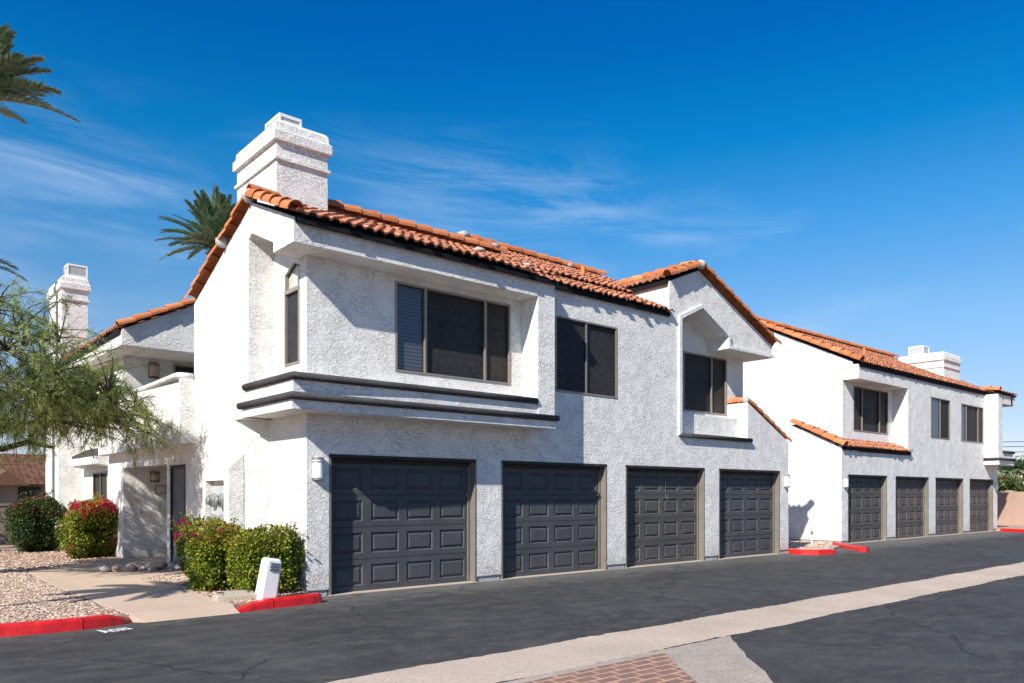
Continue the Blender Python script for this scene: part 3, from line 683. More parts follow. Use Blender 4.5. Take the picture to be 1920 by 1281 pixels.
# ================================================================= GROUND
def sheet(name, pts, z, m, zb=None):
    mb = MB()
    if zb is None:
        tri = tessellate_polygon([[Vector((a, b, 0)) for a, b in pts]]); mb.add([(a, b, z) for a, b in pts], [tuple(t_) for t_ in tri])
        o = mb.build(name, m, None)
        for pl in o.data.polygons: pass
        bm = bmesh.new(); bm.from_mesh(o.data)
        for f_ in bm.faces:
            if f_.normal.z < 0: f_.normal_flip()
        bm.to_mesh(o.data); bm.free()
    else:
        mb.prism([pts], lambda a, b, c: (a, b, c), zb, z); o = mb.build(name, m, None)
    return tag(o, kind='structure')
sheet('ground', [(-300, -300), (300, -300), (300, 300), (-300, 300)], -.03, M['sand'])
sheet('road', [(-40, -40), (60, -40), (60, .45), (13.4, .45), (13.4, .19), (.0, .19), (.0, -.56), (-40, -.56)], 0, M['asphalt'])
sheet('road_beside_far_block', [(17.9, .45), (60, .45), (60, 3), (31.5, 3), (31.5, 1.0), (17.9, 1.0)], 0, M['asphalt'])
# wavy edged concrete gutter and apron
rnd = random.Random(3)
top = [(x * .08 - 14, -4.86 + rnd.gauss(0, .010) + .02 * math.sin(x * .21)) for x in range(0, 800)]
bot = [(x * .08 - 14, -5.78 + rnd.gauss(0, .010) + .02 * math.sin(x * .17)) for x in range(799, -1, -1)]
sheet('concrete_gutter', top + bot, .006, M['gutter'])
ap = [(-9, -5.80), (2.02, -5.80)] + [(2.02 - i * .16 + rnd.gauss(0, .02), -5.80 - i * .145) for i in range(1, 12)] + [(.0, -12), (-9, -12)]
sheet('concrete_apron', ap, .010, M['apron'])
sheet('brick_paving', [(-8, -5.92), (.76, -5.92), (.35, -6.4), (-.9, -8), (-4, -11.5), (-8, -11.5)], .014, M['brick'])
# planted bed and gravel
sheet('gravel_bed', [(-40, -.62), (-2.56, -.62), (-2.62, 2.5), (-2.54, 6.05), (-1.3, 7.2), (-.35, 8.2), (-.3, 20), (-40, 20)], .095, M['gravel'], -.02)
sheet('gravel_bed_beside_wall', [(-1.30, -.58), (-.60, -.56), (-.15, -.46), (-.02, -.36), (-.02, 1.3), (LX + .05, 1.7), (LX + .05, 4.0), (-.8, 3.9), (-1.42, 3.3), (-1.30, 1.9)], .092, M['gravel'], -.02)
sheet('walkway', [(-2.58, -.60), (-1.34, -.60), (-1.30, .4), (-1.24, 1.9), (-1.36, 3.3), (-.75, 3.95), (LX + .1, 4.05), (LX + .1, 5.07), (1.45, 5.07), (1.45, 8.13), (-.33, 8.13), (-1.28, 7.22), (-2.56, 6.05), (-2.64, 2.5)], .108, M['walk'], -.02)
wr = MB(); wr.add([(-2.58, -.60, .108), (-1.34, -.60, .108), (-1.30, -.80, .004), (-2.42, -.80, .004), (-2.58, -.6, 0), (-1.34, -.6, 0)], [(0, 1, 2, 3), (0, 3, 4), (1, 5, 2)])
tag(wr.build('walkway_ramp', M['walk']), kind='structure')
sheet('gravel_island', [(13.42, .2), (13.3, -.22), (13.6, -.62), (14.4, -.72), (15.4, -.2), (16.9, .3), (17.9, .8), (17.9, 9), (13.42, 9)], .05, M['gravel'], -.02)
sheet('gravel_strip_far', [(31.3, .5), (31.1, -8), (37, -8), (37, 9), (31.5, 9)], .08, M['gravel'], -.02)

def kerb(pts, label, w_=.15, h=.13, taper=(0, 0)):
    mb = MB(); n = len(pts); P = [Vector((*p, 0)) for p in pts]; vs = []
    for i, p in enumerate(P):
        d = (P[min(i + 1, n - 1)] - P[max(i - 1, 0)]).normalized(); s_ = Vector((d.y, -d.x, 0))
        hh = h
        if i < taper[0]: hh = h * (i + .12) / taper[0]
        if n - 1 - i < taper[1]: hh = h * (n - 1 - i + .12) / taper[1]
        for o, z in ((-.0, -.02), (-.02, hh - .03), (-.045, hh), (-w_, hh), (-w_ - .01, -.02)):
            z2 = max(z, -.02 if z < 0 else .004); vs.append(p + s_ * (o) + Vector((0, 0, z2)))
    k = 5; fs = [(i * k + j, i * k + j + 1, (i + 1) * k + j + 1, (i + 1) * k + j) for i in range(n - 1) for j in range(k - 1)]
    fs += [tuple(range(k)), tuple((n - 1) * k + j for j in range(k - 1, -1, -1))]
    mb.add(vs, fs); o = mb.build('kerb', M['kerb']); return tag(o, label, 'kerb', 'red painted kerbs')
def arc(p, q, n=6): return [(p[0] + (q[0] - p[0]) * i / n, p[1] + (q[1] - p[1]) * i / n) for i in range(n + 1)]
kerb([(-9, -.40), (-6, -.55), (-4.6, -.70), (-3.85, -.77), (-3.5, -.83), (-3.20, -.84), (-3.10, -.84)], 'long red kerb segment at the lower left edge of the gravel bed', .15)
kerb([(-3.085, -.84), (-2.95, -.82), (-2.80, -.79), (-2.66, -.75), (-2.52, -.66), (-2.42, -.57)], 'short red kerb segment sloping down where the concrete walk meets the drive', .15, .13, (0, 3))
kerb([(-1.36, -.80), (-1.22, -.74), (-1.05, -.70), (-.85, -.68), (-.80, -.68)], 'red kerb segment tapering up from the walk beside the white pedestal', .15, .13, (3, 0))
kerb([(-.785, -.68), (-.5, -.66), (-.2, -.62), (-.06, -.58), (.0, -.50)], 'red kerb segment ending at the corner of the nearest garage', .15)
kerb([(13.36, .0), (13.15, -.25), (13.15, -.5), (13.4, -.82), (13.9, -.95), (14.3, -.88), (14.6, -.7)], 'curved red kerb round the gravel island between the two blocks', .15, .13, (0, 2))
kerb([(16.9, .62), (16.6, .30), (16.1, -.15), (15.7, -.6), (15.45, -.95), (15.2, -1.0)], 'small bent red kerb by the first garage of the farther block', .17, .13, (0, 0))
kerb([(31.15, .62), (30.9, .2), (30.6, -.4), (30.4, -1.2), (30.3, -3), (30.3, -8)], 'red kerb at the far right before the tan wall', .17)

# joints of the gutter
# painted writing on the asphalt
cu = bpy.data.curves.new('painted_writing', 'FONT'); cu.body = 'Acuu'; cu.size = .27; cu.space_character = 1.0; cu.offset = .006
to = bpy.data.objects.new('painted_writing', cu); col.objects.link(to)
dg = bpy.context.evaluated_depsgraph_get(); me = bpy.data.meshes.new_from_object(to.evaluated_get(dg)); bpy.data.objects.remove(to)
po = bpy.data.objects.new('painted_writing', me); col.objects.link(po); me.materials.clear(); me.materials.append(M['paint'])
po.location = (-2.96, -1.24, .005); po.rotation_euler = (0, 0, R(18)); po.scale = (.56, 1.35, 1)
tag(po, 'scrawled white spray paint letters on the asphalt below the left kerb', 'road marking')

# ================================================================= STONES
def stone_geo(mb, c, r, rnd, tone):
    q = [(1, 0, 0), (0, 1, 0), (-1, 0, 0), (0, -1, 0), (.7, .7, .45), (-.7, .7, .45), (-.7, -.7, .45), (.7, -.7, .45), (0, 0, .8), (0, 0, -.5)]
    a = rnd.uniform(0, 6.28); sx_, sy_, sz_ = r * rnd.uniform(.8, 1.3), r * rnd.uniform(.6, 1), r * rnd.uniform(.5, .85)
    vs = []
    for x, y, z in q:
        k = rnd.uniform(.85, 1.15); x, y, z = x * sx_ * k, y * sy_ * k, z * sz_
        vs.append((c[0] + x * math.cos(a) - y * math.sin(a), c[1] + x * math.sin(a) + y * math.cos(a), c[2] + z))
    fs = [(0, 4, 7), (4, 0, 1), (1, 5, 4), (5, 1, 2), (2, 6, 5), (6, 2, 3), (3, 7, 6), (7, 3, 0), (4, 5, 8), (5, 6, 8), (6, 7, 8), (7, 4, 8), (0, 9, 1), (1, 9, 2), (2, 9, 3), (3, 9, 0)]
    mb.add(vs, fs, tone)
def inside(p, poly):
    x, y = p; c = False; n = len(poly)
    for i in range(n):
        x1, y1 = poly[i]; x2, y2 = poly[(i + 1) % n]
        if (y1 > y) != (y2 > y) and x < (x2 - x1) * (y - y1) / (y2 - y1) + x1: c = not c
    return c
pb = MB(); rnd = random.Random(11)
regs = [([(-4.6, -.6), (-2.60, -.6), (-2.66, 2.5), (-2.6, 6.0), (-4.6, 6.0)], 10500, .017), ([(-5, 6), (-2.6, 6), (-1.3, 7.3), (-.4, 8.3), (-.4, 9.4), (-.9, 13), (-5, 13)], 4200, .024),
        ([(-1.28, -.55), (-.15, -.46), (-.03, -.3), (-.03, 1.2), (-.35, 1.8), (-.35, 3.9), (-.9, 3.8), (-1.40, 3.2), (-1.28, 1.9)], 4200, .016), ([(13.5, .1), (13.5, -.3), (13.9, -.6), (14.5, -.5), (16, .2), (17.6, .9), (17.6, 3), (13.5, 3)], 2500, .028),
        ([(31.4, .3), (31, -4), (36.5, -4), (36.5, 1)], 900, .04)]
for poly, n, r in regs:
    xs = [p[0] for p in poly]; ys = [p[1] for p in poly]; k = 0
    while k < n:
        p = (rnd.uniform(min(xs), max(xs)), rnd.uniform(min(ys), max(ys)))
        if not inside(p, poly): continue
        k += 1; zt = .05 if p[0] > 10 else .1
        stone_geo(pb, (p[0], p[1], zt), r * rnd.uniform(.6, 1.35), rnd, rnd.random())
tag(pb.build('gravel', M['pebble'], None, False, recalc=False), kind='stuff')
# river stones by the side door
rnd = random.Random(5)
spots = []
for i in range(46):
    t_ = rnd.random(); x = -1.50 + 1.15 * t_ + rnd.gauss(0, .03); y = 5.05 - .35 * t_ + rnd.gauss(0, .13) + .0; spots.append((x, y))
stone_lab = ['rounded river stone in the loose pile before the grey side door']
for i, (x, y) in enumerate(spots):
    mb = MB(); r = rnd.uniform(.06, .105); a = rnd.uniform(0, 3.1); vs = []; n, k = 8, 5
    for p_ in range(k + 1):
        for q in range(n):
            th = math.pi * p_ / k; ph = 2 * math.pi * q / n
            xx, yy, zz = 1.2 * r * math.sin(th) * math.cos(ph), .85 * r * math.sin(th) * math.sin(ph), .65 * r * math.cos(th)
            vs.append((xx * math.cos(a) - yy * math.sin(a), xx * math.sin(a) + yy * math.cos(a), zz))
    mb.add(vs, [(u * n + v, u * n + (v + 1) % n, (u + 1) * n + (v + 1) % n, (u + 1) * n + v) for u in range(k) for v in range(n)], rnd.random())
    o = mb.build('river_stone', M['stone'], None, True); o.location = (x, y, .13 + .03 * (i % 3)); tag(o, stone_lab[0], 'stone', 'river stones piled by the side door')
# edging blocks by the near bush
for i, (x, y, l, w_, a, lab) in enumerate(((-1.30, -.05, .34, .12, 62, 'rough concrete edging block set along the right side of the walk'), (-1.12, -.30, .55, .13, -12, 'long pale edging block lying behind the sloping red kerb'),
                                          (-1.05, .05, .5, .24, -8, 'flat grey paver lying under the front of the near bush'))):
    mb = MB(); pr = [(-l / 2, -w_ / 2), (l / 2, -w_ / 2), (l / 2, w_ / 2), (-l / 2, w_ / 2)]
    vs = [(px * k, py * k, z) for z, k in ((0, 1), (.075, 1), (.09, .94)) for px, py in pr]
    mb.add(vs, [(0, 1, 5, 4), (1, 2, 6, 5), (2, 3, 7, 6), (3, 0, 4, 7), (4, 5, 9, 8), (5, 6, 10, 9), (6, 7, 11, 10), (7, 4, 8, 11), (8, 9, 10, 11), (3, 2, 1, 0)])
    o = mb.build('edging_block', M['edging']); o.location = (x, y, .09); o.rotation_euler = (0, 0, R(a)); tag(o, lab, 'paver')

# leaning white pedestal
ped = empty('utility_pedestal', (-.80, -.42, .09), 'white utility pedestal leaning to the right in front of the bushes', 'utility box')
ped.rotation_euler = (R(2), R(9), 0)
def pedm():
    mb = MB(); vs = []
    prof = [(0, .125, .095), (.50, .115, .088), (.54, .112, .085), (.565, .095, .07)]
    for z, a, b_ in prof:
        c = .03
        vs += [(-a + c, -b_, z), (a - c, -b_, z), (a, -b_ + c, z), (a, b_, z), (-a, b_, z), (-a, -b_ + c, z)]
    fs = [(6 * i + j, 6 * i + (j + 1) % 6, 6 * i + 6 + (j + 1) % 6, 6 * i + 6 + j) for i in range(3) for j in range(6)] + [tuple(range(18, 24))]
    mb.add(vs, fs); return mb
def lb(mb, name, m, parent):
    me = bpy.data.meshes.new(name); me.from_pydata(mb.v, [], mb.f); me.materials.append(m); o = bpy.data.objects.new(name, me); col.objects.link(o); o.parent = parent; return o
lb(pedm(), 'housing', M['white_paint'], ped)
lv = MB()
for i in range(3):
    z = .40 + i * .042
    lv.add([(-.055, -.090, z), (.075, -.090, z), (.075, -.108, z + .004), (-.055, -.108, z + .004), (-.055, -.090, z + .026), (.075, -.090, z + .026)], [(0, 1, 2, 3), (3, 2, 5, 4), (0, 3, 4), (1, 5, 2)])
lb(lv, 'louvre', M['steel'], ped)

# small standpipe on the island
sp = empty('standpipe', (16.0, .75, .05), 'thin white standpipe in the gravel island beside the farther block', 'pipe')
k = MB(); k.tube([(16.0, .75, .05), (16.0, .75, .42)], .02, 8); k.build('riser', M['white_paint'], sp)
k = MB(); k.tube([(15.95, .75, .40), (16.06, .75, .40)], .022, 8); k.tube([(16.0, .75, .42), (16.0, .75, .47)], .03, 8); k.build('valve', M['steel'], sp)

# ================================================================= PLANTS
def leaf(mb, c, d, nrm, l, w_, tone):
    d = d.normalized(); s_ = d.cross(nrm)
    if s_.length < 1e-3: s_ = Vector((1, 0, 0))
    s_.normalize(); u = s_.cross(d)
    p = [c, c + d * l * .45 + s_ * w_ * .5 + u * w_ * .12, c + d * l, c + d * l * .45 - s_ * w_ * .5 + u * w_ * .12]
    mb.add(p, [(0, 1, 2), (0, 2, 3)], tone)
def rv(rnd): 
    while True:
        v = Vector((rnd.uniform(-1, 1), rnd.uniform(-1, 1), rnd.uniform(-1, 1)))
        if .05 < v.length < 1: return v.normalized()
def bush(name, loc, rx, ry, h, nleaf, label, nflower, seed, m, top_f=.75, topred=.1, bias=0, ls=1.0):
    rnd = random.Random(seed); E_ = empty(name, loc, label, 'shrub')
    lobes = [(rv(rnd), rnd.uniform(.05, .22)) for _ in range(34)]
    shoots = [rv(rnd) for _ in range(26)]
    def R_(d): return 1 + sum(a * max(0, d.dot(l) - .72) * 3.0 for l, a in lobes) - .12
    def pt(d, k):
        e = .68; q = R_(d) * k
        sg = lambda v: math.copysign(abs(v) ** e, v)
        z = sg(d.z); wd = 1.0 if z > -.2 else 1 - .38 * (-.2 - z)
        return Vector((loc[0] + rx * sg(d.x) * q * wd, loc[1] + ry * sg(d.y) * q * wd, loc[2] + h * .5 + h * .5 * z * q * (1 if z > 0 else .96)))
    mb = MB(); fl = MB()
    for i in range(nleaf):
        d = rv(rnd); k = 1 - abs(rnd.gauss(0, .09)) if rnd.random() < .62 else rnd.uniform(.55, .92)
        if max(d.dot(l) for l in shoots) > .988: k += rnd.uniform(-.05, .26)
        if i % 4 == 0:
            q = rv(rnd) * rnd.uniform(.2, .84); d = Vector((q.x, q.y, q.z)); k = 1
            c = Vector((loc[0] + rx * q.x, loc[1] + ry * q.y, loc[2] + h * .5 + h * .5 * q.z)); d = q.normalized()
        else: c = pt(d, k)
        dd = (d + rv(rnd) * .9 + Vector((0, 0, -.25))).normalized()
        tt = rnd.uniform(.0, .66)
        if d.z > .3 and rnd.random() < topred * 3: tt = rnd.uniform(.8, 1)
        leaf(mb, c, dd, (d + rv(rnd) * .7).normalized(), rnd.uniform(.035, .058) * ls * (1.7 if i % 4 == 0 else 1), rnd.uniform(.025, .038) * ls * (1.8 if i % 4 == 0 else 1), tt)
    fo = mb.build('foliage', m, E_, False, recalc=False)
    k = 0
    cl = [rv(rnd) for _ in range(60)]
    while k < nflower:
        base = rnd.choice(cl)
        if base.z < top_f and rnd.random() > .06: continue
        if bias and base.x < bias and rnd.random() < .7: continue
        for _ in range(12):
            d = (base + rv(rnd) * .30 * rnd.random()).normalized(); c = pt(d, 1 + rnd.uniform(-.03, .12)); k += 1
            for q in range(3): leaf(fl, c, (rv(rnd) + d).normalized(), rv(rnd), .030, .024, rnd.random())
    if nflower: tag(fl.build('flowers', M['bract'], E_, False, recalc=False), kind='stuff')
    st = MB()
    for i in range(7):
        a = rnd.uniform(0, 6.28); st.tube([(loc[0] + .05 * math.cos(a), loc[1] + .05 * math.sin(a), loc[2] - .03), (loc[0] + rx * .35 * math.cos(a), loc[1] + ry * .35 * math.sin(a), loc[2] + h * .4), (loc[0] + rx * .6 * math.cos(a + .4), loc[1] + ry * .6 * math.sin(a + .4), loc[2] + h * .75)], [.018, .012, .005], 5)
    st.build('stems', M['bark'], E_)
    return E_
bush('bougainvillea_bush', (-.86, 1.28, .09), .38, .44, .93, 16000, 'green bougainvillea with a few red flowers under the electric meters', 80, 21, M['bushleaf'], .3, .10)
bush('bougainvillea_bush', (-.52, .40, .09), .44, .42, .86, 17000, 'light green bougainvillea right behind the leaning white pedestal', 26, 22, M['bushleaf'], .3, .04)
bush('bougainvillea_bush', (-.82, 9.15, .09), .47, .52, 1.24, 20000, 'round bougainvillea with a bright magenta top left of the porch', 1900, 23, M['bushleaf'], .34, .22, -.1, 1.25)
bush('bougainvillea_bush', (-1.50, 12.0, .09), .50, .56, 1.24, 20000, 'dark bougainvillea hedge with little colour at the foot of the rear chimney', 40, 24, M['bushleaf_d'], .5, .07, 0, 1.25)
bush('bougainvillea_bush', (-3.6, 15.6, .6), 1.3, .7, 1.0, 4000, 'low flowering hedge over the grey block wall at the far left', 260, 25, M['bushleaf'], .3, .2, 0, 1.5)

lit = MB(); rnd = random.Random(91)
for i in range(420):
    k = rnd.random()
    p = (rnd.uniform(-1.35, -.1), rnd.uniform(-.5, 1.6)) if k < .6 else (rnd.uniform(-2.4, -.5), rnd.uniform(7.6, 10.5))
    leaf(lit, Vector((p[0], p[1], .118)), Vector((rnd.uniform(-1, 1), rnd.uniform(-1, 1), rnd.uniform(0, .4))), Vector((0, 0, 1)), .034, .026, rnd.random())
tag(lit.build('fallen_petals', M['bract'], None, False, recalc=False), kind='stuff')
def frond(mb, base, az, el, length, droop, rnd, nleaf=56, ll=.42, wid=.030, tone0=.4, rach=None, curl=1.0):
    d = Vector((math.cos(az) * math.cos(el), math.sin(az) * math.cos(el), math.sin(el))); p = Vector(base); n = 14; st = length / n; pts = [p.copy()]
    side0 = Vector((-math.sin(az), math.cos(az), 0)); tw = rnd.uniform(-.35, .35)
    for i in range(n):
        d = (d + Vector((0, 0, -droop * st * (1 + 1.2 * i / n)))).normalized(); p = p + d * st; pts.append(p.copy())
    rach.tube(pts, [.028 * (1 - .85 * i / n) for i in range(n + 1)], 4, False, tone0)
    for i in range(nleaf):
        f = .12 + .88 * i / nleaf; q = f * n; k = min(int(q), n - 1); c = pts[k].lerp(pts[k + 1], q - k); dd = (pts[k + 1] - pts[k]).normalized()
        s_ = side0 - dd * side0.dot(dd); s_.normalize(); u = s_.cross(dd)
        if u.z < 0: u = -u
        s2 = (s_ * math.cos(tw) + u * math.sin(tw))
        L_ = ll * (math.sin(math.pi * min(1, f * .80 + .16)) ** .6) * rnd.uniform(.85, 1.1)
        for sg in (-1, 1):
            v = (s2 * sg * (.95 - .35 * f) + dd * (.55 + .5 * f) + u * rnd.uniform(.05, .45) * curl).normalized()
            tip = c + v * L_ + Vector((0, 0, -.10 * L_)); md = c + v * L_ * .5
            wv = v.cross(u).normalized() * wid
            tt = min(1, max(0, rnd.gauss(tone0, .17)))
            mb.add([c - wv * .5, c + wv * .5, md + wv * .6, tip, md - wv * .6], [(0, 1, 2, 4), (4, 2, 3)], tt)
def palm(label, x, y, zc, nf, length, seed, r=.19, elr=(-35, 80), ll=.42, wid=.03, zb=0, name='date_palm', nleaf=56, droop=.30, group=None, azs=None):
    rnd = random.Random(seed); E_ = empty(name, (x, y, zb), label, 'palm tree', group)
    tr = MB(); n = 26
    pts = [(x + .04 * math.sin(i * .5), y, zb + (zc - zb) * i / n) for i in range(n + 1)]
    tr.tube(pts, [r * (1.15 if i == 0 else 1 + .10 * (i % 2)) * (1 - .15 * i / n) for i in range(n + 1)], 10, False); tr.tube([(x, y, zc - .5), (x, y, zc + .05)], [r * 1.5, r * .9], 10)
    tr.build('trunk', M['palmtrunk'], E_)
    mb, rc = MB(), MB()
    for i in range(nf):
        az = i * 2.39996 + rnd.uniform(-.2, .2); t_ = (i + .5) / nf; el = R(elr[1] + (elr[0] - elr[1]) * t_ ** .85 + rnd.uniform(-7, 7))
        frond(mb, (x, y, zc), az, el, length * rnd.uniform(.82, 1.08), droop * rnd.uniform(.7, 1.25), rnd, nleaf, ll, wid, .18 + .22 * rnd.random() + .25 * t_, rc)
    if azs:
        for a, e_, l_, dr in azs: frond(mb, (x, y, zc), R(a), R(e_), l_, dr, rnd, nleaf + 24, ll * 1.1, wid, .45, rc)
    mb.v += []; cr = mb.build('crown', M['palm'], E_, False, recalc=False); rc.build('frond_stalks', M['palm'], E_, False, recalc=False)
    return E_
palm('tall date palm reaching in at the top left corner of the photograph', -2.85, 12.5, 11.15, 30, 2.0, 31, .17, (14, 80), ll=.40, wid=.035, droop=.17, azs=[(-40, 4, 2.85, .13), (-46, 17, 2.5, .16), (-35, 42, 2.1, .15), (-50, 55, 2.0, .12)])
palm('date palm crown rising behind the large chimney', 8.4, 26.6, 13.2, 74, 2.75, 32, .28, (0, 88), .46, .050, nleaf=64, droop=.17)
palm('slim palm trunk standing at the far left edge behind the mesquite', -3.25, 14.9, 7.4, 34, 2.0, 33, .17, ll=.40, wid=.035)
palm('small date palm beside the drive on the left whose shadow crosses the walk', -6.1, .2, 3.7, 26, 1.15, 34, .05, (-25, 70), .28, .022, nleaf=40, droop=.5)

# spiky fan palm
def spiky(loc, n, l, label, seed):
    rnd = random.Random(seed); E_ = empty('yucca', loc, label, 'plant'); mb = MB()
    for i in range(n):
        az = rnd.uniform(0, 6.28); el = rnd.uniform(.0, 1.35); d = Vector((math.cos(az) * math.cos(el), math.sin(az) * math.cos(el), math.sin(el)))
        L_ = l * rnd.uniform(.7, 1.1); s_ = d.cross(Vector((0, 0, 1))).normalized() * .022; c = Vector(loc) + Vector((0, 0, .05))
        m_ = c + d * L_ * .55; t_ = c + d * L_ + Vector((0, 0, -L_ * .25)); mb.add([c - s_, c + s_, m_ + s_, t_, m_ - s_], [(0, 1, 2, 4), (4, 2, 3)], rnd.random())
    mb.build('leaves', M['yucca'], E_, False, recalc=False)
    st = MB(); st.tube([(loc[0], loc[1], 0), (loc[0], loc[1], loc[2] + .1)], [.10, .08], 8); st.build('trunk', M['palmtrunk'], E_)
spiky((-3.7, 13.2, 1.75), 110, .95, 'spiky yellow-green yucca at the left edge in front of the brown house', 41)

# mesquite
def mesquite():
    rnd = random.Random(77); base = Vector((-5.3, 5.6, .09))
    E_ = empty('mesquite_tree', base, 'feathery green mesquite spreading in from the left over the gravel bed', 'tree')
    wd = MB(); lf = MB(); nodes = []
    fork = base + Vector((.15, 0, 1.5)); wd.tube([base + Vector((0, 0, -.05)), base + Vector((.08, .02, .7)), fork], [.17, .13, .12], 9)
    tips = [(-3.9, 6.6, 4.6), (-2.6, 5.9, 3.9), (-2.0, 5.0, 3.05), (-2.9, 4.2, 3.1), (-3.6, 3.2, 3.7), (-4.6, 4.0, 4.3), (-6.2, 6.0, 4.2), (-6.0, 4.2, 3.8), (-3.2, 7.3, 4.6), (-5.0, 7.4, 4.2), (-1.9, 4.2, 3.0), (-4.2, 2.4, 3.2), (-2.7, 6.9, 3.3), (-3.0, 5.0, 3.6), (-2.3, 6.2, 2.9)]
    for tpt in tips:
        tpt = Vector(tpt); n = 9; pts = []
        c1 = fork + Vector((rnd.uniform(-.2, .6), rnd.uniform(-.4, .4), rnd.uniform(.3, 1.0)))
        for i in range(n + 1):
            s_ = i / n; q = fork * (1 - s_) ** 2 + c1 * 2 * s_ * (1 - s_) + tpt * s_ * s_
            q += Vector((rnd.gauss(0, .035), rnd.gauss(0, .035), rnd.gauss(0, .035))) * (1 if 0 < i < n else 0); pts.append(q)
        wd.tube(pts, [.065 * (1 - .85 * i / n) + .008 for i in range(n + 1)], 7, False); nodes += pts[3:]
    # the dark bough seen low on the left
    pts = [fork, Vector((-4.2, 5.7, 2.35)), Vector((-3.4, 5.9, 2.42)), Vector((-2.95, 6.0, 2.33)), Vector((-2.55, 6.1, 2.48)), Vector((-2.1, 6.2, 2.40))]
    wd.tube(pts, [.09, .075, .062, .055, .05, .03], 8); wd.tube([Vector((-2.5, 6.1, 2.47)), Vector((-2.45, 6.05, 2.75)), Vector((-2.3, 5.8, 3.1))], [.04, .03, .012], 6); nodes += pts[3:] + [Vector((-2.35, 5.8, 3.1))]
    def want():
        while True:
            if rnd.random() < .13:
                d = rv(rnd) * rnd.uniform(.4, 1.1); return Vector((-1.95 + 1.15 * d.x, 4.0 + 1.3 * d.y, 3.0 + .62 * d.z - .34 * d.x))
            d = rv(rnd); k = rnd.uniform(.35, 1) ** .5; p = Vector((-3.45 + 2.4 * d.x * k, 4.75 + 2.8 * d.y * k, 3.70 + 1.45 * d.z * k))
            # crown thins towards its right-hand top, long sprays lower right
            if p.x > -.95: continue
            if p.z > 5.1 - (p.x + 3.8) * .70: continue
            if p.z < 2.5 - .05 * p.x * 0 and rnd.random() < .5: continue
            return p
    for i in range(1080):
        tp = want(); nb = min(nodes, key=lambda q: (q - tp).length + (0.6 if q.z > tp.z + .4 else 0)); n = 7
        if i % 9 == 0: nodes.append(nb.lerp(tp, .55))
        mid = (nb + tp) / 2 + Vector((rnd.gauss(0, .10), rnd.gauss(0, .10), rnd.uniform(.05, .3))); pts = []
        for k in range(n + 1):
            s_ = k / n; pts.append(nb * (1 - s_) ** 2 + mid * 2 * s_ * (1 - s_) + tp * s_ * s_)
        ex = (pts[-1] - pts[-2]); ex.z -= .03; ex = ex.normalized()
        pts.append(pts[-1] + ex * .16 + Vector((rnd.gauss(0, .03), rnd.gauss(0, .03), -.02))); pts.append(pts[-1] + ex * .14 + Vector((0, 0, -.05)))
        wd.tube(pts, [.010 * (1 - .8 * k / 9) + .0022 for k in range(len(pts))], 4, False)
        tone = rnd.uniform(.1, .7); m_ = len(pts) - 1
        for k in range(26):
            s_ = rnd.uniform(.42, 1) * m_; a = min(int(s_), m_ - 1); c = pts[a].lerp(pts[a + 1], s_ - a); d = (pts[a + 1] - pts[a]).normalized()
            out = (d * .8 + rv(rnd) * .75 + Vector((0, 0, -.02))).normalized(); L_ = rnd.uniform(.07, .14)
            sd = out.cross(rv(rnd)).normalized()
            for j in range(4):      # bipinnate leaf: pairs of narrow pinnae
                cc = c + out * L_ * (.25 + .25 * j)
                for sg in (-1, 1): leaf(lf, cc, (out * .75 + sd * sg * .8), rv(rnd), rnd.uniform(.030, .052), .011, min(1, max(0, rnd.gauss(tone, .15))))
    # bare twigs poking from the top
    for a in ((-3.2, 6.3, 4.5, -2.9, 6.2, 5.35), (-3.0, 6.2, 4.4, -2.55, 6.1, 5.25), (-3.1, 6.3, 4.4, -2.9, 6.6, 5.4), (-2.3, 5.4, 3.7, -1.2, 4.6, 4.30), (-2.2, 5.3, 3.5, -1.0, 4.6, 4.05), (-2.5, 5.6, 3.9, -1.7, 5.2, 4.55)):
        p, q = Vector(a[:3]), Vector(a[3:])
        for s_ in range(4):
            qq = q + Vector((rnd.gauss(0, .16), rnd.gauss(0, .16), rnd.gauss(0, .12))); wd.tube([p, (p + qq) / 2 + Vector((rnd.gauss(0, .06), 0, rnd.gauss(0, .06))), qq], [.009, .006, .002], 4, False)
    wd.build('trunk', M['bark'], E_); lf.build('crown', M['mesq'], E_, False, recalc=False)
mesquite()

# ================================================================= BACKGROUND
# low block wall at the left
w = empty('block_wall', (-3, 16, 0), 'low grey-brown block wall behind the dark hedge at the far left', 'wall')
k = MB()
for i in range(14):
    for j in range(6): k.box(-9 + i * .62 + (.31 if j % 2 else 0), -9 + i * .62 + .612 + (.31 if j % 2 else 0), 16, 16.2, .0 + j * .2, .194 + j * .2)
k.build('blocks', M['greywall'], w)
k = MB(); k.box(-9.05, .1, 15.97, 16.23, 1.195, 1.26); k.build('capping', M['greywall'], w)
# tan wall at the right
w = empty('perimeter_wall', (37, 0, 0), 'tan stucco perimeter wall beyond the far end of the garages', 'wall')
k = MB(); k.box(37, 37.2, -30, 14, 0, 1.66); k.build('panel', M['blockwall'], w)
k = MB()
for y in (-14, -10, -6, -2, 1.86, 6): k.box(36.97, 37.23, y, y + .35, 0, 1.72)
k.build('pilaster', M['blockwall'], w)
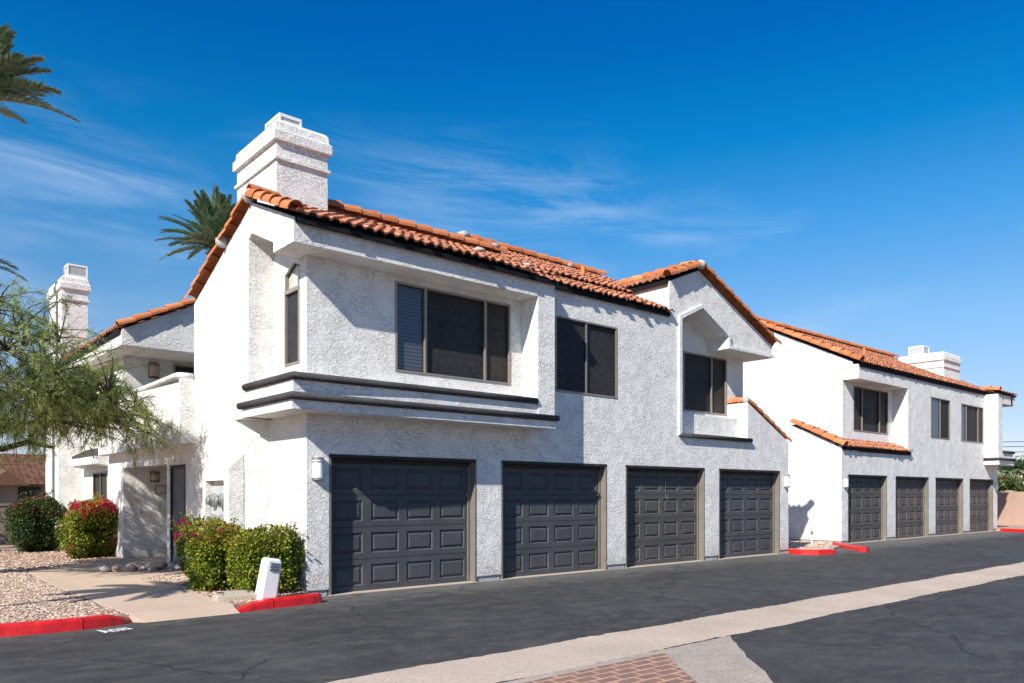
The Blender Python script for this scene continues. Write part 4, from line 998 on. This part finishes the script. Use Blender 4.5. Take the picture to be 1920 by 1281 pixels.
# brown roofed house
hs = empty('brown_house', (2, 46, 0), 'brown shingle-roofed house far behind at the left edge', 'house')
k = MB(); k.box(-1.5, 12, 46, 56, 0, 2.3); k.build('wall', M['greywall'], hs)
rf = MB()
tiles(rf, (-2.3, 45.2, 2.15), (1, 0, 0), Vector((0, 5.2, 2.1)), 16, 5.6, .35, .35, H=.012)
rf.add([(-2.2, 45.2, 2.1), (14, 45.2, 2.1), (14, 50.4, 4.2), (-2.2, 50.4, 4.2), (-2.2, 56, 2.1), (14, 56, 2.1)], [(0, 1, 2, 3), (3, 2, 5, 4)], .4)
roof_h = rf.build('roof', M['brown_roof'], hs, recalc=False)
k = MB()
k.add([(1.3, 45.0, 2.1), (3.7, 45.0, 2.1), (2.5, 45.0, 3.0), (1.3, 48, 2.6), (3.7, 48, 2.6), (2.5, 48.6, 3.2)], [(0, 1, 2), (0, 2, 5, 3), (1, 4, 5, 2)], .5)
k.add([(-2.2, 45.3, 2.1), (-2.2, 55.9, 2.1), (-2.2, 50.4, 4.2)], [(0, 1, 2)], .9); k.build('dormer', M['brown_roof'], roof_h)
for x0, x1, z0, z1 in ((-1.0, -.2, .2, 2.0), (.6, 2.2, .9, 1.9), (3.2, 4.4, 0, 2.0)):
    k = MB(); k.box(x0, x1, 45.93, 45.99, z0, z1); k.build('window', M['screen'], hs)
# overhead wires far off
pw = MB()
for z in (4.55, 4.95, 5.3): pw.tube([(60, y, z + .0022 * (y - 2) ** 2) for y in range(-16, 21, 3)], .022, 4, False)
tag(pw.build('power_line', M['fascia']), 'three thin sagging overhead wires against the sky at the far right', 'wires')
# distant things over the right wall
ob = empty('distant_house', (64, 12, 0), 'small orange-walled house among the trees beyond the tan wall', 'house')
k = MB(); k.box(64, 66, 10.5, 14, 0, 2.95); k.build('wall', M['pipe'], ob)
k = MB(); k.prism([[(10.3, 2.9), (14.3, 2.9), (12.3, 3.3)]], lambda a, b, c: (c, a, b), 63.7, 66.4); k.build('roof', M['brown_roof'], ob)
def crown_tree(loc, r, h, n, label, seed, group):
    rnd = random.Random(seed); E_ = empty('shade_tree', loc, label, 'tree', group); lf = MB()
    cl = [(rv(rnd), rnd.uniform(.5, 1)) for _ in range(24)]
    for i in range(n):
        d, k = rnd.choice(cl); p = Vector((loc[0], loc[1], loc[2] + h * .62)) + Vector((d.x * r * k, d.y * r * k, d.z * h * .38 * k)) + rv(rnd) * r * .34 * rnd.random() ** .5
        leaf(lf, p, rv(rnd), rv(rnd), rnd.uniform(.15, .30), .14, rnd.random())
    lf.build('crown', M['farleaf'], E_, False, recalc=False)
    tr = MB(); tr.tube([loc, (loc[0], loc[1], loc[2] + h * .6)], [.22, .10], 7); 
    for i in range(5):
        d = cl[i][0]; tr.tube([(loc[0], loc[1], loc[2] + h * .4), (loc[0] + d.x * r * .6, loc[1] + d.y * r * .6, loc[2] + h * (.65 + .2 * d.z))], [.1, .03], 5)
    tr.build('trunk', M['bark'], E_)
gname = 'trees beyond the tan wall'
crown_tree((56, 8.35, 0), .85, 2.75, 1500, 'rounded green tree just over the tan wall, nearest the building', 51, gname)
crown_tree((56.5, 7.35, 0), 1.0, 3.05, 1800, 'bushy green tree over the tan wall at the right edge', 52, gname)
crown_tree((56.3, 5.9, 0), 1.1, 3.0, 1800, 'green tree over the tan wall cut off by the right edge of the photograph', 55, gname)
crown_tree((78, 13.3, 0), 1.7, 4.9, 1800, 'tall dark rounded tree far behind the others at the right edge', 53, gname)
crown_tree((80, 17.0, 0), 1.5, 4.0, 1200, 'distant tree partly hidden by the end of the farther block', 54, gname)
for x, y, z, s_, lab in ((62, 9.62, 3.45, 61, 'small bright fan palm over the tan wall'), (60, 8.25, 3.45, 62, 'fan palm with a pale trunk at the right edge above the tan wall'), (70, 12.4, 3.85, 63, 'more distant palm low beside the end of the farther block')):
    palm(lab, x, y, z, 24, .85, s_, .12, (-30, 75), .34, .08, name='fan_palm', nleaf=12, group='palms beyond the tan wall')

# ================================================================= SKY, SUN, CAMERA
S = Vector((-3.0, -1.08, 2.4)).normalized()
el = math.asin(S.z); az = math.atan2(S.x, S.y)
wd = bpy.data.worlds.new('World'); sc.world = wd; wd.use_nodes = True; t = wd.node_tree; bg = t.nodes['Background']
sky = N(t, 'ShaderNodeTexSky', sky_type='NISHITA', sun_disc=False); sky.sun_elevation = el; sky.sun_rotation = az; sky.altitude = 350; sky.air_density = 1.0; sky.dust_density = .25; sky.ozone_density = 2.2
tc = N(t, 'ShaderNodeTexCoord'); sx = N(t, 'ShaderNodeSeparateXYZ'); t.links.new(tc.outputs['Generated'], sx.inputs[0])
# polarised desert blue: deeper upwards, red added overhead to keep fill light less blue
gain = ramp(t, sx.outputs[2], [(0, (.62, .56, .68)), (.10, (.61, .62, .74)), (.20, (.56, .75, .86)), (.32, (.22, .74, 1.0)), (.40, (.02, .66, 1.0)), (.50, (.0, .50, 1.0)), (.60, (.0, .48, 1.0)), (.85, (.34, .56, .88))])
cc = mix(t, 1.0, sky.outputs[0], gain, 'MULTIPLY')
br_ = N(t, 'ShaderNodeVectorMath', operation='SCALE'); t.links.new(cc, br_.inputs[0]); br_.inputs[3].default_value = 1.04
# thin high clouds drawn out along the horizon
azm = math_(t, 'ARCTAN2', sx.outputs[0], sx.outputs[1])
elv = math_(t, 'ADD', sx.outputs[2], math_(t, 'MULTIPLY', azm, .045))
cb = N(t, 'ShaderNodeCombineXYZ'); t.links.new(math_(t, 'MULTIPLY', azm, 3.0), cb.inputs[0]); t.links.new(math_(t, 'MULTIPLY', elv, 21.0), cb.inputs[1])
cb2 = N(t, 'ShaderNodeCombineXYZ'); t.links.new(math_(t, 'MULTIPLY', azm, 1.6), cb2.inputs[0]); t.links.new(math_(t, 'MULTIPLY', elv, 6.0), cb2.inputs[1])
c1 = noise(t, cb.outputs[0], 1.15, 8, .66, .9); c2 = noise(t, cb2.outputs[0], 1.3, 4, .55, .3)
cm = math_(t, 'MULTIPLY', ramp(t, c1, [(.38, (0, 0, 0)), (.75, (1, 1, 1))]), ramp(t, math_(t, 'SUBTRACT', c2, math_(t, 'MULTIPLY', azm, .13)), [(.38, (0, 0, 0)), (.60, (1, 1, 1))]))
hz = N(t, 'ShaderNodeMapRange'); t.links.new(sx.outputs[2], hz.inputs[0]); hz.inputs[1].default_value = .44; hz.inputs[2].default_value = .31; hz.inputs[3].default_value = 0; hz.inputs[4].default_value = 1
cm = math_(t, 'MULTIPLY', math_(t, 'MULTIPLY', cm, hz.outputs[0]), .85)
cc = mix(t, cm, br_.outputs[0], (4.3, 5.3, 6.9))
t.links.new(cc, bg.inputs['Color']); bg.inputs['Strength'].default_value = .10
sd = bpy.data.lights.new('sun', 'SUN'); sd.energy = 5.0; sd.angle = R(.53); sd.color = (1, .945, .865)
so = bpy.data.objects.new('sun', sd); col.objects.link(so); so.rotation_euler = (-S).to_track_quat('-Z', 'Y').to_euler(); so.location = (-20, -10, 20)
cd = bpy.data.cameras.new('camera'); cam = bpy.data.objects.new('camera', cd); col.objects.link(cam); sc.camera = cam
cd.sensor_width = 36; cd.lens = 36 * 1459.25 / 1920; cd.shift_y = 287.5 / 1920; cd.clip_end = 2000
cam.location = (-5.155, -10.555, 1.51); cam.rotation_euler = (R(90), 0, 0.858540100742764 - math.pi / 2 + 0)
fwv = Vector((math.cos(.85854), math.sin(.85854), 0)); cam.rotation_euler = fwv.to_track_quat('-Z', 'Y').to_euler()
sc.view_settings.view_transform = 'Standard'; sc.view_settings.look = 'None'; sc.view_settings.exposure = .58; sc.view_settings.gamma = 1
sc.cycles.max_bounces = 8; sc.cycles.diffuse_bounces = 6
